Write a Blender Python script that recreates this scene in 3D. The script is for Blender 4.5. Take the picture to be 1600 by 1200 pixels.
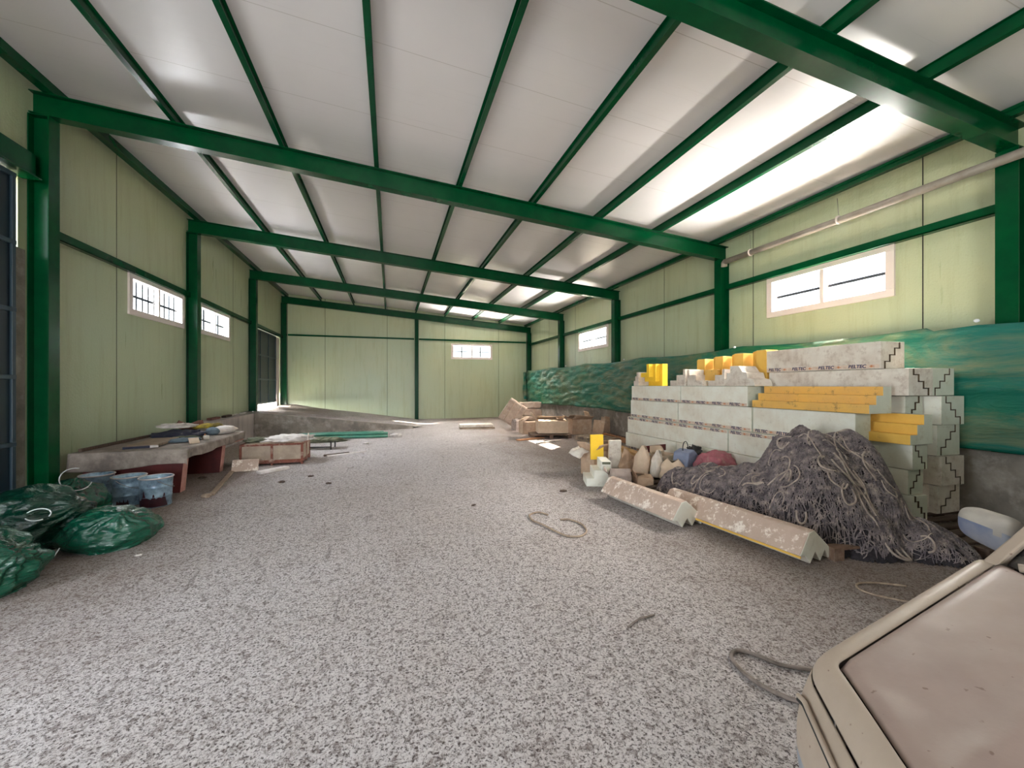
import bpy, bmesh, math, random
from mathutils import Vector, Matrix, noise
for o in list(bpy.data.objects): bpy.data.objects.remove(o)
S = bpy.context.scene
COL = S.collection
R = math.radians
# ------------------------------------------------------------------ camera, sky, sun, daylight, exposure
YAW = math.atan(190/620.)
cd = bpy.data.cameras.new('camera'); cam = bpy.data.objects.new('camera', cd); COL.objects.link(cam)
cam.location = (0, 0, 1.5); cam.rotation_euler = (R(90), 0, -YAW)
cd.sensor_width = 36; cd.lens = 36*620/1600.; cd.shift_y = 2/1600.; cd.clip_start = .05; cd.clip_end = 300
S.camera = cam
S.view_settings.view_transform = 'Standard'; S.view_settings.look = 'None'
S.view_settings.gamma = 1; S.view_settings.use_curve_mapping = False
S.view_settings.exposure = 1.42
W = bpy.data.worlds.new('sky'); S.world = W; W.use_nodes = True
bg = W.node_tree.nodes['Background']; bg.inputs[0].default_value = (.86, .93, 1, 1); bg.inputs[1].default_value = 2.6
def light(name, kind, loc, energy, color, direction, size=None, size_y=None, angle=None):
    l = bpy.data.lights.new(name, kind); l.energy = energy; l.color = color
    if size: l.shape = 'RECTANGLE'; l.size = size; l.size_y = size_y
    if angle is not None: l.angle = angle
    o = bpy.data.objects.new(name, l); COL.objects.link(o); o.location = loc
    o.rotation_euler = Vector(direction).to_track_quat('-Z', 'Y').to_euler(); return o
light('sun', 'SUN', (12, 24, 16), 22, (1, .95, .82), (-2.73, -2.28, -3.1), angle=R(.6))
# daylight coming in at the open gates behind and to the left of the camera and at the windows
light('gate_daylight_left', 'AREA', (-4.32, 1.45, 1.5), 55, (.82, .91, 1), (1, 0, 0), 1.65, 2.9)
light('gate_daylight_back', 'AREA', (-.8, -5.75, 1.6), 165, (.9, .95, 1), (0, 1, 0), 3.3, 3.1)
WINS = dict(left=[(8.21, 10.0), (10.76, 12.49)], right=[(10.86, 12.81), (3.585, 5.396)], back=[(2.66, 4.51)])
for a, b in WINS['left']: light('window_daylight', 'AREA', (-5.3, (a+b)/2, 4.2), 420, (.86, .93, 1), (1, 0, -1.1), b-a, 1.3)
for a, b in WINS['right']: light('window_daylight', 'AREA', (7.6, (a+b)/2, 4.2), 900, (1, .96, .88), (-1, 0, -1.1), b-a, 1.3)
for a, b in WINS['back']: light('window_daylight', 'AREA', ((a+b)/2, 19.1, 4.2), 800, (1, .97, .9), (0, -1, -1.1), b-a, 1.3)
# sunlit ground outside throws light up through the windows
for a, b in WINS['right']: light('ground_bounce', 'AREA', (8.3, (a+b)/2, 1.1), 1500, (1, .97, .92), (-1, 0, .95), b-a+.8, 1.7)
for a, b in WINS['left']: light('ground_bounce', 'AREA', (-5.3, (a+b)/2, 1.75), 150, (.92, .95, 1), (1, 0, 1.15), b-a, 1.0)
for a, b in WINS['back']: light('ground_bounce', 'AREA', ((a+b)/2, 19.1, 1.75), 1500, (1, .97, .92), (0, -1, 1.15), b-a, 1.0)
light('far_gate_daylight', 'AREA', (-4.5, 16.4, 1.0), 300, (1, .98, .92), (1, -.1, -.35), 3.0, .35)

# ------------------------------------------------------------------ materials
def srgb(r, g, b):
    f = lambda c: (c/255/12.92 if c/255 <= .04045 else ((c/255+.055)/1.055)**2.4)
    return (f(r), f(g), f(b), 1)
class NT:
    def __init__(s, name):
        s.m = bpy.data.materials.new(name); s.m.use_nodes = True; s.t = s.m.node_tree; s.n = s.t.nodes; s.l = s.t.links
        s.p = s.n['Principled BSDF']; s.tc = s.n.new('ShaderNodeTexCoord')
    def mapping(s, scale=(1, 1, 1), rot=(0, 0, 0), src='Object'):
        m = s.n.new('ShaderNodeMapping'); m.inputs['Scale'].default_value = scale; m.inputs['Rotation'].default_value = rot
        s.l.new(s.tc.outputs[src], m.inputs[0]); return m.outputs[0]
    def noise(s, scale, detail=4, rough=.6, vec=None, dist=0):
        n = s.n.new('ShaderNodeTexNoise'); n.inputs['Scale'].default_value = scale; n.inputs['Detail'].default_value = detail
        n.inputs['Roughness'].default_value = rough; n.inputs['Distortion'].default_value = dist
        s.l.new(vec if vec is not None else s.tc.outputs['Object'], n.inputs['Vector']); return n.outputs['Fac']
    def ramp(s, fac, stops):
        r = s.n.new('ShaderNodeValToRGB'); e = r.color_ramp.elements
        while len(e) < len(stops): e.new(.5)
        for k, (p, c) in enumerate(stops): e[k].position = p; e[k].color = c if len(c) == 4 else (*c, 1)
        s.l.new(fac, r.inputs[0]); return r.outputs[0]
    def grey(s, fac, a, b, va=0, vb=1): return s.ramp(fac, [(a, (va, va, va, 1)), (b, (vb, vb, vb, 1))])
    def mix(s, fac, a, b):
        m = s.n.new('ShaderNodeMix'); m.data_type = 'RGBA'
        for sock, v in ((m.inputs[0], fac), (m.inputs[6], a), (m.inputs[7], b)):
            if hasattr(v, 'links'): s.l.new(v, sock)
            else: sock.default_value = v
        return m.outputs[2]
    def math(s, op, a, b=None):
        m = s.n.new('ShaderNodeMath'); m.operation = op
        for k, v in enumerate((a, b)):
            if v is None: continue
            if hasattr(v, 'links'): s.l.new(v, m.inputs[k])
            else: m.inputs[k].default_value = v
        return m.outputs[0]
    def bump(s, h, strength=.3, dist=.01):
        b = s.n.new('ShaderNodeBump'); b.inputs['Strength'].default_value = strength; b.inputs['Distance'].default_value = dist
        s.l.new(h, b.inputs['Height'])
        if s.p.inputs['Normal'].links: s.l.new(s.p.inputs['Normal'].links[0].from_socket, b.inputs['Normal'])
        s.l.new(b.outputs[0], s.p.inputs['Normal'])
    def set(s, k, v):
        if hasattr(v, 'links'): s.l.new(v, s.p.inputs[k])
        else: s.p.inputs[k].default_value = v
    def up(s):
        g = s.n.new('ShaderNodeNewGeometry'); x = s.n.new('ShaderNodeSeparateXYZ'); s.l.new(g.outputs['True Normal'], x.inputs[0]); return x.outputs[2]
def simple(name, col, rough=.6, col2=None, scale=6, dust=None, dustamt=(.45, .65), bump=0, bscale=40, metal=0, spec=.5, coat=0, stretch=(1, 1, 1)):
    t = NT(name); c = col
    v = t.mapping(stretch)
    if col2: c = t.mix(t.grey(t.noise(scale, 5, .65, v), .38, .62), col, col2)
    if dust: c = t.mix(t.grey(t.noise(scale*.7+2, 6, .7, v), *dustamt), c, dust)
    t.set('Base Color', c); t.set('Roughness', rough); t.set('Metallic', metal); t.set('Specular IOR Level', spec)
    if coat: t.set('Coat Weight', coat)
    if bump: t.bump(t.noise(bscale, 4, .6, v), bump, .01)
    return t.m
M = {}
M['green'] = simple('green_paint', srgb(0, 72, 38), .25, srgb(0, 62, 34), 3, dust=srgb(30, 84, 56), dustamt=(.7, .95), bump=.03, spec=.2, bscale=14)
M['green_dusty'] = simple('green_paint_dusty', srgb(16, 106, 66), .35, srgb(70, 110, 80), 3)
M['dark'] = simple('dark', (.01, .01, .01, 1), .8)
M['white_frame'] = simple('window_frame_paint', srgb(228, 214, 208), .4)
M['bar'] = simple('bar_paint', srgb(22, 23, 26), .9, spec=.1)
M['concrete'] = simple('concrete', srgb(150, 140, 130), .9, srgb(118, 110, 102), 2.2, dust=srgb(178, 168, 158), dustamt=(.5, .7), bump=.5, bscale=18)
M['concrete_light'] = simple('concrete_light', srgb(190, 180, 176), .9, srgb(160, 150, 146), 2, bump=.3, bscale=14, stretch=(1, 3, .4))
def m_wall():
    t = NT('sandwich_wall_panel')
    n = t.noise(.35, 4, .6)
    c = t.mix(t.grey(n, .35, .65), srgb(186, 190, 154), srgb(176, 188, 158))
    st = t.noise(1.2, 5, .7, t.mapping((6, 6, .5)))
    c = t.mix(t.grey(st, .5, .85, 0, .6), c, srgb(156, 154, 112))
    sp = t.noise(60, 2, .5); c = t.mix(t.grey(sp, .66, .74, 0, .4), c, srgb(140, 140, 115))
    t.set('Base Color', c); t.set('Roughness', t.grey(st, .3, .8, .26, .45)); t.set('Specular IOR Level', .6)
    v = t.n.new('ShaderNodeTexVoronoi'); v.inputs['Scale'].default_value = 38; t.l.new(t.mapping((1, 1, .8)), v.inputs['Vector'])
    t.bump(v.outputs['Distance'], .32, .006); t.bump(t.noise(90, 3), .2, .004)
    return t.m
M['wall'] = m_wall()
def m_ceiling():
    t = NT('sandwich_roof_panel')
    n = t.noise(.5, 4, .6)
    c = t.mix(t.grey(n, .3, .7), srgb(224, 218, 217), srgb(215, 210, 209))
    lines = t.noise(1, 5, .75, t.mapping((.25, 26, 1)))
    c = t.mix(t.grey(lines, .60, .78, 0, .35), c, srgb(172, 160, 150))
    x = t.n.new('ShaderNodeSeparateXYZ'); t.l.new(t.tc.outputs['Object'], x.inputs[0])
    fr = t.math('FRACT', t.math('MULTIPLY', t.math('ADD', x.outputs[1], 20.0), .87))
    seam = t.grey(fr, .0, .008, 1, 0)
    c = t.mix(seam, c, srgb(170, 160, 152))
    t.set('Base Color', c); t.set('Roughness', .3); t.set('Specular IOR Level', .55)
    w = t.math('SINE', t.math('MULTIPLY', x.outputs[1], 2*math.pi/.11))
    t.bump(w, .035, .004); t.bump(lines, .22, .004)
    t.bump(t.noise(1, 3, .5, t.mapping((.8, .35, 1))), .35, .05)
    return t.m
M['ceiling'] = m_ceiling()
def m_floor():
    t = NT('dirty_floor')
    big = t.noise(.32, 6, .65); mid = t.noise(2.2, 6, .7, dist=.6); fine = t.noise(26, 6, .72, dist=.7); vf = t.noise(75, 5, .75, dist=.5)
    c = t.mix(t.grey(big, .35, .65), srgb(212, 205, 205), srgb(202, 192, 188))
    c = t.mix(t.grey(mid, .52, .74, 0, .5), c, srgb(156, 141, 132))
    c = t.mix(t.grey(fine, .49, .60, 0, .8), c, srgb(124, 110, 105))
    c = t.mix(t.grey(vf, .525, .585, 0, .95), c, srgb(72, 60, 57))
    cr = t.noise(9, 3, .5, t.mapping((1, .22, 1), (0, 0, .9)), dist=1.2); c = t.mix(t.grey(cr, .66, .70, 0, .4), c, srgb(92, 78, 72))
    c = t.mix(t.grey(vf, .36, .44, .8, 0), c, srgb(226, 220, 218))
    # browner, mottled floor colour on the right by the stack and along the left wall
    x = t.n.new('ShaderNodeSeparateXYZ'); t.l.new(t.tc.outputs['Object'], x.inputs[0])
    wob = t.math('MULTIPLY', t.noise(.9, 5, .65), 2.4)
    r = t.grey(t.math('MULTIPLY', t.math('ADD', x.outputs[0], wob), .1), .31, .47)
    l = t.grey(t.math('MULTIPLY', t.math('ADD', t.math('MULTIPLY', x.outputs[0], -1), wob), .1), .27, .40)
    c = t.mix(t.math('MULTIPLY', t.math('MAXIMUM', r, l), .62), c, srgb(112, 90, 74))
    t.set('Base Color', c); t.set('Roughness', .85); t.set('Specular IOR Level', .3)
    t.bump(fine, .7, .03); t.bump(vf, .7, .014); t.bump(mid, .5, .05)
    return t.m
M['floor'] = m_floor()
M['outside'] = simple('outside_ground', srgb(190, 180, 160), .9, srgb(170, 160, 140), 1)
def m_eps(name, a, b, d, amt=(.55, .75)):
    t = NT(name); n = t.noise(3, 5, .65); c = t.mix(t.grey(n, .4, .65), a, b)
    c = t.mix(t.grey(t.noise(9, 6, .75), *amt), c, d)
    t.set('Base Color', c); t.set('Roughness', .75); t.bump(t.noise(120, 2), .25, .004); t.bump(t.noise(9, 4), .25, .01); return t.m
M['eps'] = m_eps('white_foam', srgb(238, 236, 224), srgb(228, 220, 204), srgb(196, 186, 168), (.56, .85))
M['eps_dusty'] = m_eps('dusty_foam', srgb(226, 218, 206), srgb(206, 192, 178), srgb(180, 160, 144), (.5, .7))
M['eps_end'] = m_eps('foam_cut_end', srgb(212, 212, 196), srgb(200, 200, 182), srgb(176, 168, 138), (.56, .78))
M['eps_dirt'] = m_eps('dirt_caked_foam', srgb(196, 172, 156), srgb(180, 155, 138), srgb(238, 226, 214), (.52, .60))
M['yellow'] = m_eps('yellow_foam', srgb(240, 192, 92), srgb(230, 180, 82), srgb(206, 150, 70), (.6, .8))
M['yellow_bright'] = m_eps('bright_yellow_foam', srgb(252, 208, 60), srgb(246, 198, 50), srgb(232, 180, 60), (.6, .8))
M['yellow_dirty'] = m_eps('scuffed_yellow_foam', srgb(232, 182, 92), srgb(220, 172, 96), srgb(150, 116, 70), (.56, .70))
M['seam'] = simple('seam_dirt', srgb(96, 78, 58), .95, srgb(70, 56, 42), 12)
M['tape'] = simple('tape', srgb(224, 204, 186), .5, srgb(205, 180, 160), 30)
M['ink'] = simple('tape_ink', srgb(34, 40, 84), .5)
M['ink_orange'] = simple('tape_ink_orange', srgb(214, 140, 96), .5)
M['wood'] = simple('pallet_wood', srgb(128, 100, 82), .8, srgb(98, 74, 60), 5, dust=srgb(160, 140, 124), dustamt=(.5, .75), stretch=(1, 6, 1), bump=.3)
M['wood_dark'] = simple('dark_wood', srgb(96, 76, 64), .8, srgb(70, 54, 45), 5, stretch=(1, 6, 1), bump=.3)
M['wood_grey'] = simple('grey_wood', srgb(172, 152, 132), .85, srgb(140, 120, 104), 5, stretch=(1, 6, 1), bump=.3)
M['wood_orange'] = simple('orange_wood', srgb(196, 140, 96), .8, srgb(170, 116, 78), 6, stretch=(1, 6, 1), bump=.2)
M['tan'] = simple('tan_board', srgb(206, 164, 112), .8, srgb(186, 142, 92), 3, dust=srgb(210, 186, 156), dustamt=(.55, .8), bump=.2)
M['card'] = simple('cardboard', srgb(198, 168, 142), .8, srgb(176, 146, 122), 4, dust=srgb(216, 196, 176), dustamt=(.5, .8), bump=.15)
M['card_light'] = simple('cardboard_light', srgb(216, 192, 168), .8, srgb(200, 174, 148), 4, bump=.1)
M['card_grey'] = simple('cardboard_grey', srgb(172, 154, 144), .8, srgb(140, 122, 114), 5, dust=srgb(210, 200, 195), dustamt=(.55, .7), bump=.2)
M['bale'] = simple('bale_wrap', srgb(190, 168, 150), .7, srgb(164, 140, 124), 4, dust=srgb(206, 190, 176), dustamt=(.5, .75), bump=.3, bscale=12)
M['paper'] = simple('paper', srgb(226, 216, 206), .8, srgb(200, 186, 172), 6, bump=.2)
M['rust'] = simple('rusty_red', srgb(140, 84, 68), .8, srgb(112, 60, 48), 6, dust=srgb(190, 160, 146), dustamt=(.5, .7), bump=.3)
M['oxide'] = simple('oxide_red', srgb(92, 26, 24), .7, srgb(74, 20, 20), 4)
M['oxide_dusty'] = simple('oxide_red_dusty', srgb(196, 146, 136), .8, srgb(176, 122, 112), 8)
M['panel_grey'] = simple('grey_panel', srgb(184, 166, 148), .8, srgb(164, 146, 130), 4, dust=srgb(216, 206, 200), dustamt=(.6, .75))
M['cloth_grey'] = simple('grey_cloth', srgb(146, 134, 126), .9, srgb(122, 110, 104), 3, dust=srgb(178, 164, 152), dustamt=(.45, .7), bump=.3, bscale=25)
M['cloth_navy'] = simple('navy_cloth', srgb(38, 40, 56), .9, srgb(56, 56, 70), 5, dust=srgb(150, 140, 132), dustamt=(.6, .8), bump=.4)
M['cloth_white'] = simple('white_cloth', srgb(226, 218, 214), .9, srgb(200, 190, 184), 5, bump=.3)
M['cloth_blue'] = simple('blue_grey_cloth', srgb(110, 124, 134), .9, srgb(90, 104, 116), 5, bump=.3)
M['yellow_bag'] = simple('yellow_bag', srgb(196, 172, 60), .6, srgb(120, 104, 60), 8, bump=.5)
M['brick'] = simple('brick', srgb(140, 98, 86), .9, srgb(120, 82, 72), 8, bump=.3)
M['pail'] = simple('pail_metal', srgb(168, 194, 212), .35, srgb(112, 136, 156), 7, dust=srgb(96, 90, 96), dustamt=(.58, .7), metal=.3)
M['pail_rim'] = simple('pail_rim', srgb(196, 186, 184), .5, metal=.4)
M['maroon'] = simple('maroon_paint', srgb(70, 28, 40), .4, srgb(48, 22, 32), 8)
M['wire'] = simple('wire', srgb(150, 146, 140), .5, metal=.6)
def m_bag(name, a, b):
    t = NT(name); t.set('Base Color', t.mix(t.grey(t.noise(5, 3), .45, .7), a, b)); t.set('Roughness', .16); t.set('Specular IOR Level', .8)
    t.bump(t.noise(4, 4, .6, t.mapping((1, 1, 3)), dist=1.2), .5, .04); t.bump(t.noise(13, 4, .6, t.mapping((1, 1, 2.6)), dist=2.0), .45, .015); return t.m
M['bag'] = m_bag('green_bag_film', srgb(2, 66, 48), srgb(8, 80, 58))
M['bag_dark'] = m_bag('dark_green_bag_film', srgb(2, 46, 34), srgb(6, 60, 44))
M['string'] = simple('white_string', srgb(226, 228, 232), .5)
M['pipe'] = simple('grey_pipe', srgb(150, 142, 132), .4, srgb(136, 126, 116), 6)
M['net'] = simple('net_twine', srgb(136, 124, 124), .85, srgb(96, 86, 90), 14, dust=srgb(176, 160, 150), dustamt=(.5, .7))
M['net_core'] = simple('net_core', srgb(58, 52, 56), .95, srgb(36, 32, 35), 25, bump=1, bscale=60)
M['rope'] = simple('rope', srgb(184, 168, 156), .8, srgb(146, 130, 120), 12)
M['hose'] = simple('hose', srgb(96, 84, 76), .7, srgb(130, 116, 108), 12)
M['pink'] = simple('pink_sack', srgb(176, 104, 112), .6, srgb(150, 80, 92), 7, dust=srgb(186, 150, 140), dustamt=(.5, .75), bump=.5, bscale=18)
M['bluegrey'] = simple('blue_grey_plastic', srgb(140, 148, 172), .6, srgb(120, 126, 150), 5, dust=srgb(176, 160, 146), dustamt=(.6, .8))
M['black'] = simple('black_rubber', srgb(36, 34, 36), .6, srgb(60, 54, 52), 8)
M['tube_green'] = simple('green_tube', srgb(56, 124, 104), .45, srgb(90, 140, 120), 3, dust=srgb(150, 150, 135), dustamt=(.55, .8))
M['junk_olive'] = simple('olive_junk', srgb(110, 110, 88), .9, srgb(80, 82, 66), 6, bump=.4)
def m_car(name, a, b, d, redamt=(.66, .8)):
    t = NT(name); up = t.up()
    c = t.mix(t.grey(t.noise(2.4, 5, .6), .4, .65), a, b)
    c = t.mix(t.grey(t.noise(3.3, 6, .75), *redamt, 0, .5), c, d)
    c = t.mix(t.grey(t.noise(38, 2, .4), .72, .76), c, srgb(120, 96, 86))
    t.set('Base Color', c); t.set('Roughness', t.grey(t.noise(6, 5, .7), .3, .7, .5, .75)); t.set('Specular IOR Level', .35); t.set('Coat Weight', .06); t.set('Coat Roughness', .25)
    t.bump(t.noise(70, 3), .12, .003); return t.m
M['car'] = m_car('dusty_car_paint', srgb(150, 129, 120), srgb(138, 117, 109), srgb(134, 102, 100))
M['car_side'] = m_car('dusty_car_paint_side', srgb(166, 149, 134), srgb(156, 139, 124), srgb(180, 160, 146))
M['car_red'] = simple('car_red', srgb(112, 38, 48), .4, srgb(90, 30, 40), 6)
M['car_blue'] = simple('car_grey_plastic', srgb(112, 124, 142), .5, srgb(150, 146, 144), 4)
def m_mirror():
    t = NT('mirror_plastic'); c = t.mix(t.grey(t.up(), -.0, .35), srgb(104, 114, 140), srgb(196, 186, 176))
    c = t.mix(t.grey(t.noise(12, 5), .5, .75, 0, .5), c, srgb(170, 160, 150)); t.set('Base Color', c); t.set('Roughness', .55); return t.m
M['mirror'] = simple('mirror_plastic', srgb(78, 88, 116), .55, srgb(120, 120, 128), 4)
M['mirror_dust'] = simple('mirror_dust', srgb(152, 144, 134), .7, srgb(136, 128, 122), 5)
def m_glass(name, col, rough, alpha):
    t = NT(name); tr = t.n.new('ShaderNodeBsdfTransparent'); mx = t.n.new('ShaderNodeMixShader'); mx.inputs[0].default_value = alpha
    gl = t.n.new('ShaderNodeBsdfGlossy'); gl.inputs['Roughness'].default_value = rough; gl.inputs['Color'].default_value = col
    t.l.new(tr.outputs[0], mx.inputs[1]); t.l.new(gl.outputs[0], mx.inputs[2]); t.l.new(mx.outputs[0], t.n['Material Output'].inputs[0]); return t.m
M['glass'] = m_glass('window_glass', (.9, .95, .95, 1), .03, .06)
M['car_glass'] = simple('car_glass', srgb(80, 78, 76), .2, srgb(150, 136, 124), 3)
M['door'] = simple('door_sheet', srgb(10, 24, 36), .4, srgb(16, 36, 46), 2, stretch=(1, 1, .4))
M['door_rail'] = simple('door_rail', srgb(44, 62, 74), .4)
def m_tarp():
    t = NT('green_tarp')
    c = t.mix(t.grey(t.noise(.7, 4), .35, .65), srgb(14, 112, 100), srgb(30, 118, 86))
    c = t.mix(t.grey(t.noise(1.6, 6, .72, t.mapping((1, .6, 2.2)), dist=.6), .44, .74, 0, .8), c, srgb(150, 140, 100))
    t.set('Base Color', c); t.set('Roughness', .42); t.set('Transmission Weight', 0)
    w = t.n.new('ShaderNodeTexWave'); t.bump(t.noise(2.2, 5, .6, t.mapping((1, .6, 2.4)), dist=1.2), .6, .06); t.bump(t.noise(10, 4), .2, .01)
    tr = t.n.new('ShaderNodeBsdfTranslucent'); t.l.new(c, tr.inputs[0]); mx = t.n.new('ShaderNodeMixShader'); mx.inputs[0].default_value = .2
    t.l.new(t.p.outputs[0], mx.inputs[1]); t.l.new(tr.outputs[0], mx.inputs[2]); t.l.new(mx.outputs[0], t.n['Material Output'].inputs[0]); return t.m
M['tarp'] = m_tarp()

# ------------------------------------------------------------------ mesh helpers
class MB:
    """collects vertices and faces of ONE mesh"""
    def __init__(s): s.v = []; s.f = []; s.mi = []; s.mats = []; s.smooth = []
    def mat(s, m):
        if m not in s.mats: s.mats.append(m)
        return s.mats.index(m)
    def add(s, vs, fs, m, smooth=False, T=None):
        b = len(s.v); k = s.mat(m)
        s.v += [(T @ Vector(v)) if T is not None else Vector(v) for v in vs]
        for f in fs: s.f.append([b+i for i in f]); s.mi.append(k); s.smooth.append(smooth)
        return s
    def box(s, a, b, m, T=None):
        x0, y0, z0 = a; x1, y1, z1 = b
        vs = [(x0, y0, z0), (x1, y0, z0), (x1, y1, z0), (x0, y1, z0), (x0, y0, z1), (x1, y0, z1), (x1, y1, z1), (x0, y1, z1)]
        return s.add(vs, [(0, 3, 2, 1), (4, 5, 6, 7), (0, 1, 5, 4), (1, 2, 6, 5), (2, 3, 7, 6), (3, 0, 4, 7)], m, T=T)
    def prism(s, prof, d0, d1, m, axis='Y', side=None, T=None):
        """profile in the plane across axis: for Y (x,z), for X (y,z), for Z (x,y)"""
        n = len(prof)
        def P(p, d): return (p[0], d, p[1]) if axis == 'Y' else ((d, p[0], p[1]) if axis == 'X' else (p[0], p[1], d))
        vs = [P(p, d0) for p in prof]+[P(p, d1) for p in prof]
        b = len(s.v); k = s.mat(m); s.v += [(T @ Vector(v)) if T is not None else Vector(v) for v in vs]
        s.f.append([b+i for i in range(n)]); s.mi.append(k); s.smooth.append(False)
        s.f.append([b+n+i for i in range(n)][::-1]); s.mi.append(k); s.smooth.append(False)
        for i in range(n):
            j = (i+1) % n; s.f.append([b+i, b+n+i, b+n+j, b+j]); s.smooth.append(False)
            s.mi.append(s.mat(side[i]) if side and side[i] else k)
        return s
    def tube(s, pts, r, m, n=8, closed=False, T=None, taper=None):
        pts = [Vector(p) for p in pts]; L = len(pts); b = len(s.v); k = s.mat(m); up = None
        for i, p in enumerate(pts):
            a = pts[i-1] if (i or closed) else p; c = pts[(i+1) % L] if (i < L-1 or closed) else p
            d = (c-a)
            if d.length < 1e-9: d = Vector((0, 0, 1))
            d.normalize()
            if up is None: up = d.orthogonal().normalized()
            up = (up-d*up.dot(d))
            if up.length < 1e-6: up = d.orthogonal()
            up.normalize(); sd = d.cross(up); rr = r*(taper[i] if taper else 1)
            for q in range(n):
                an = 2*math.pi*q/n; v = p+(up*math.cos(an)+sd*math.sin(an))*rr
                s.v.append((T @ v) if T is not None else v)
        for i in range(L if closed else L-1):
            for q in range(n):
                j = (i+1) % L; s.f.append([b+i*n+q, b+i*n+(q+1) % n, b+j*n+(q+1) % n, b+j*n+q]); s.mi.append(k); s.smooth.append(True)
        if not closed:
            s.f.append([b+q for q in range(n)][::-1]); s.mi.append(k); s.smooth.append(False)
            s.f.append([b+(L-1)*n+q for q in range(n)]); s.mi.append(k); s.smooth.append(False)
        return s
    def grid(s, fn, nu, nv, m, T=None, closed_u=False):
        b = len(s.v); k = s.mat(m)
        for i in range(nu+(0 if closed_u else 1)):
            for j in range(nv+1):
                v = Vector(fn(i/nu, j/nv)); s.v.append((T @ v) if T is not None else v)
        W_ = nv+1
        for i in range(nu):
            i2 = (i+1) % nu if closed_u else i+1
            for j in range(nv): s.f.append([b+i*W_+j, b+i2*W_+j, b+i2*W_+j+1, b+i*W_+j+1]); s.mi.append(k); s.smooth.append(True)
        return s
    def lathe(s, prof, m, c=(0, 0, 0), n=28, T=None):
        b = len(s.v); k = s.mat(m); L = len(prof)
        for i in range(n):
            a = 2*math.pi*i/n
            for r, z in prof:
                v = Vector((c[0]+r*math.cos(a), c[1]+r*math.sin(a), c[2]+z)); s.v.append((T @ v) if T is not None else v)
        for i in range(n):
            for j in range(L-1): s.f.append([b+i*L+j, b+((i+1) % n)*L+j, b+((i+1) % n)*L+j+1, b+i*L+j+1]); s.mi.append(k); s.smooth.append(True)
        return s
    def blob(s, m, size, seed=0, amp=.12, freq=2.2, flat=None, sub=4, T=None, fold=0):
        bm = bmesh.new(); bmesh.ops.create_icosphere(bm, subdivisions=sub, radius=1)
        for v in bm.verts:
            p = v.co.copy(); q = p*freq+Vector((seed*7.3, seed*3.1, seed*1.7))
            d = 1+amp*noise.noise(q)+amp*.45*noise.noise(q*2.3)+amp*.25*noise.noise(q*5)
            if fold: d += fold*(1-abs(noise.noise(q*1.7+Vector((9, 1, 4)))*2.6))*.5
            p = p*d; v.co = Vector((p.x*size[0], p.y*size[1], p.z*size[2]))
            if flat is not None and v.co.z < flat: v.co.z = flat+(v.co.z-flat)*.04
        b = len(s.v); k = s.mat(m)
        for v in bm.verts: s.v.append((T @ v.co) if T is not None else v.co.copy())
        for f in bm.faces: s.f.append([b+v.index for v in f.verts]); s.mi.append(k); s.smooth.append(True)
        bm.free(); return s
    def build(s, name, parent=None, bevel=0, solid=0, sub=0, origin=None):
        me = bpy.data.meshes.new(name); org = Vector(origin) if origin is not None else Vector((0, 0, 0))
        me.from_pydata([tuple(v-org) for v in s.v], [], s.f)
        for m in s.mats: me.materials.append(M[m] if isinstance(m, str) else m)
        me.polygons.foreach_set('material_index', s.mi); me.polygons.foreach_set('use_smooth', s.smooth)
        bm = bmesh.new(); bm.from_mesh(me); bmesh.ops.recalc_face_normals(bm, faces=bm.faces); bm.to_mesh(me); bm.free()
        o = bpy.data.objects.new(name, me); COL.objects.link(o); o.location = org
        if parent is not None:
            o.parent = parent; o.location = org
        if solid: md = o.modifiers.new('solidify', 'SOLIDIFY'); md.thickness = solid; md.offset = 0
        if bevel: md = o.modifiers.new('bevel', 'BEVEL'); md.width = bevel; md.segments = 2; md.limit_method = 'ANGLE'; md.angle_limit = R(35)
        if sub: md = o.modifiers.new('subsurf', 'SUBSURF'); md.levels = sub; md.render_levels = sub
        return o
def tag(o, label, cat, group=None, kind=None):
    o['label'] = label; o['category'] = cat
    if group: o['group'] = group
    if kind: o['kind'] = kind
    return o
def empty(name, loc, label, cat, group=None, rz=0, rx=0, ry=0):
    o = bpy.data.objects.new(name, None); COL.objects.link(o); o.location = loc; o.rotation_euler = (rx, ry, rz); o.empty_display_size = .1
    return tag(o, label, cat, group)
def struct(o): o['kind'] = 'structure'; return o
def clone(o, loc, rot, label, group=None, parent=None):
    c = o.copy(); COL.objects.link(c)
    if parent is not None: c.parent = parent
    else:
        c.location = loc; c.rotation_euler = rot; c['label'] = label
        if group: c['group'] = group
    for ch in list(o.children): clone(ch, None, None, None, None, c)
    return c
def TR(x=0, y=0, z=0, rz=0, rx=0, ry=0): return Matrix.Translation((x, y, z)) @ Matrix.Rotation(rz, 4, 'Z') @ Matrix.Rotation(ry, 4, 'Y') @ Matrix.Rotation(rx, 4, 'X')

# ------------------------------------------------------------------ the building
XL, XR = -3.97, 6.22            # inner faces of the columns
WL, WR = -4.18, 6.43            # wall planes
YB, YF = 18.0, -5.6             # back wall, end behind the camera
SL = -.0775
def zr(x): return 4.78+SL*(x-XL)          # underside of the roof beams
RD, PH = .27, .14
def zc(x): return zr(x)+RD+PH             # underside of the roof sheets
def bays(cuts, a, b):
    out = []; p = a
    for c0, c1 in sorted(cuts): out.append((p, c0)); p = c1
    out.append((p, b)); return out
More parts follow.
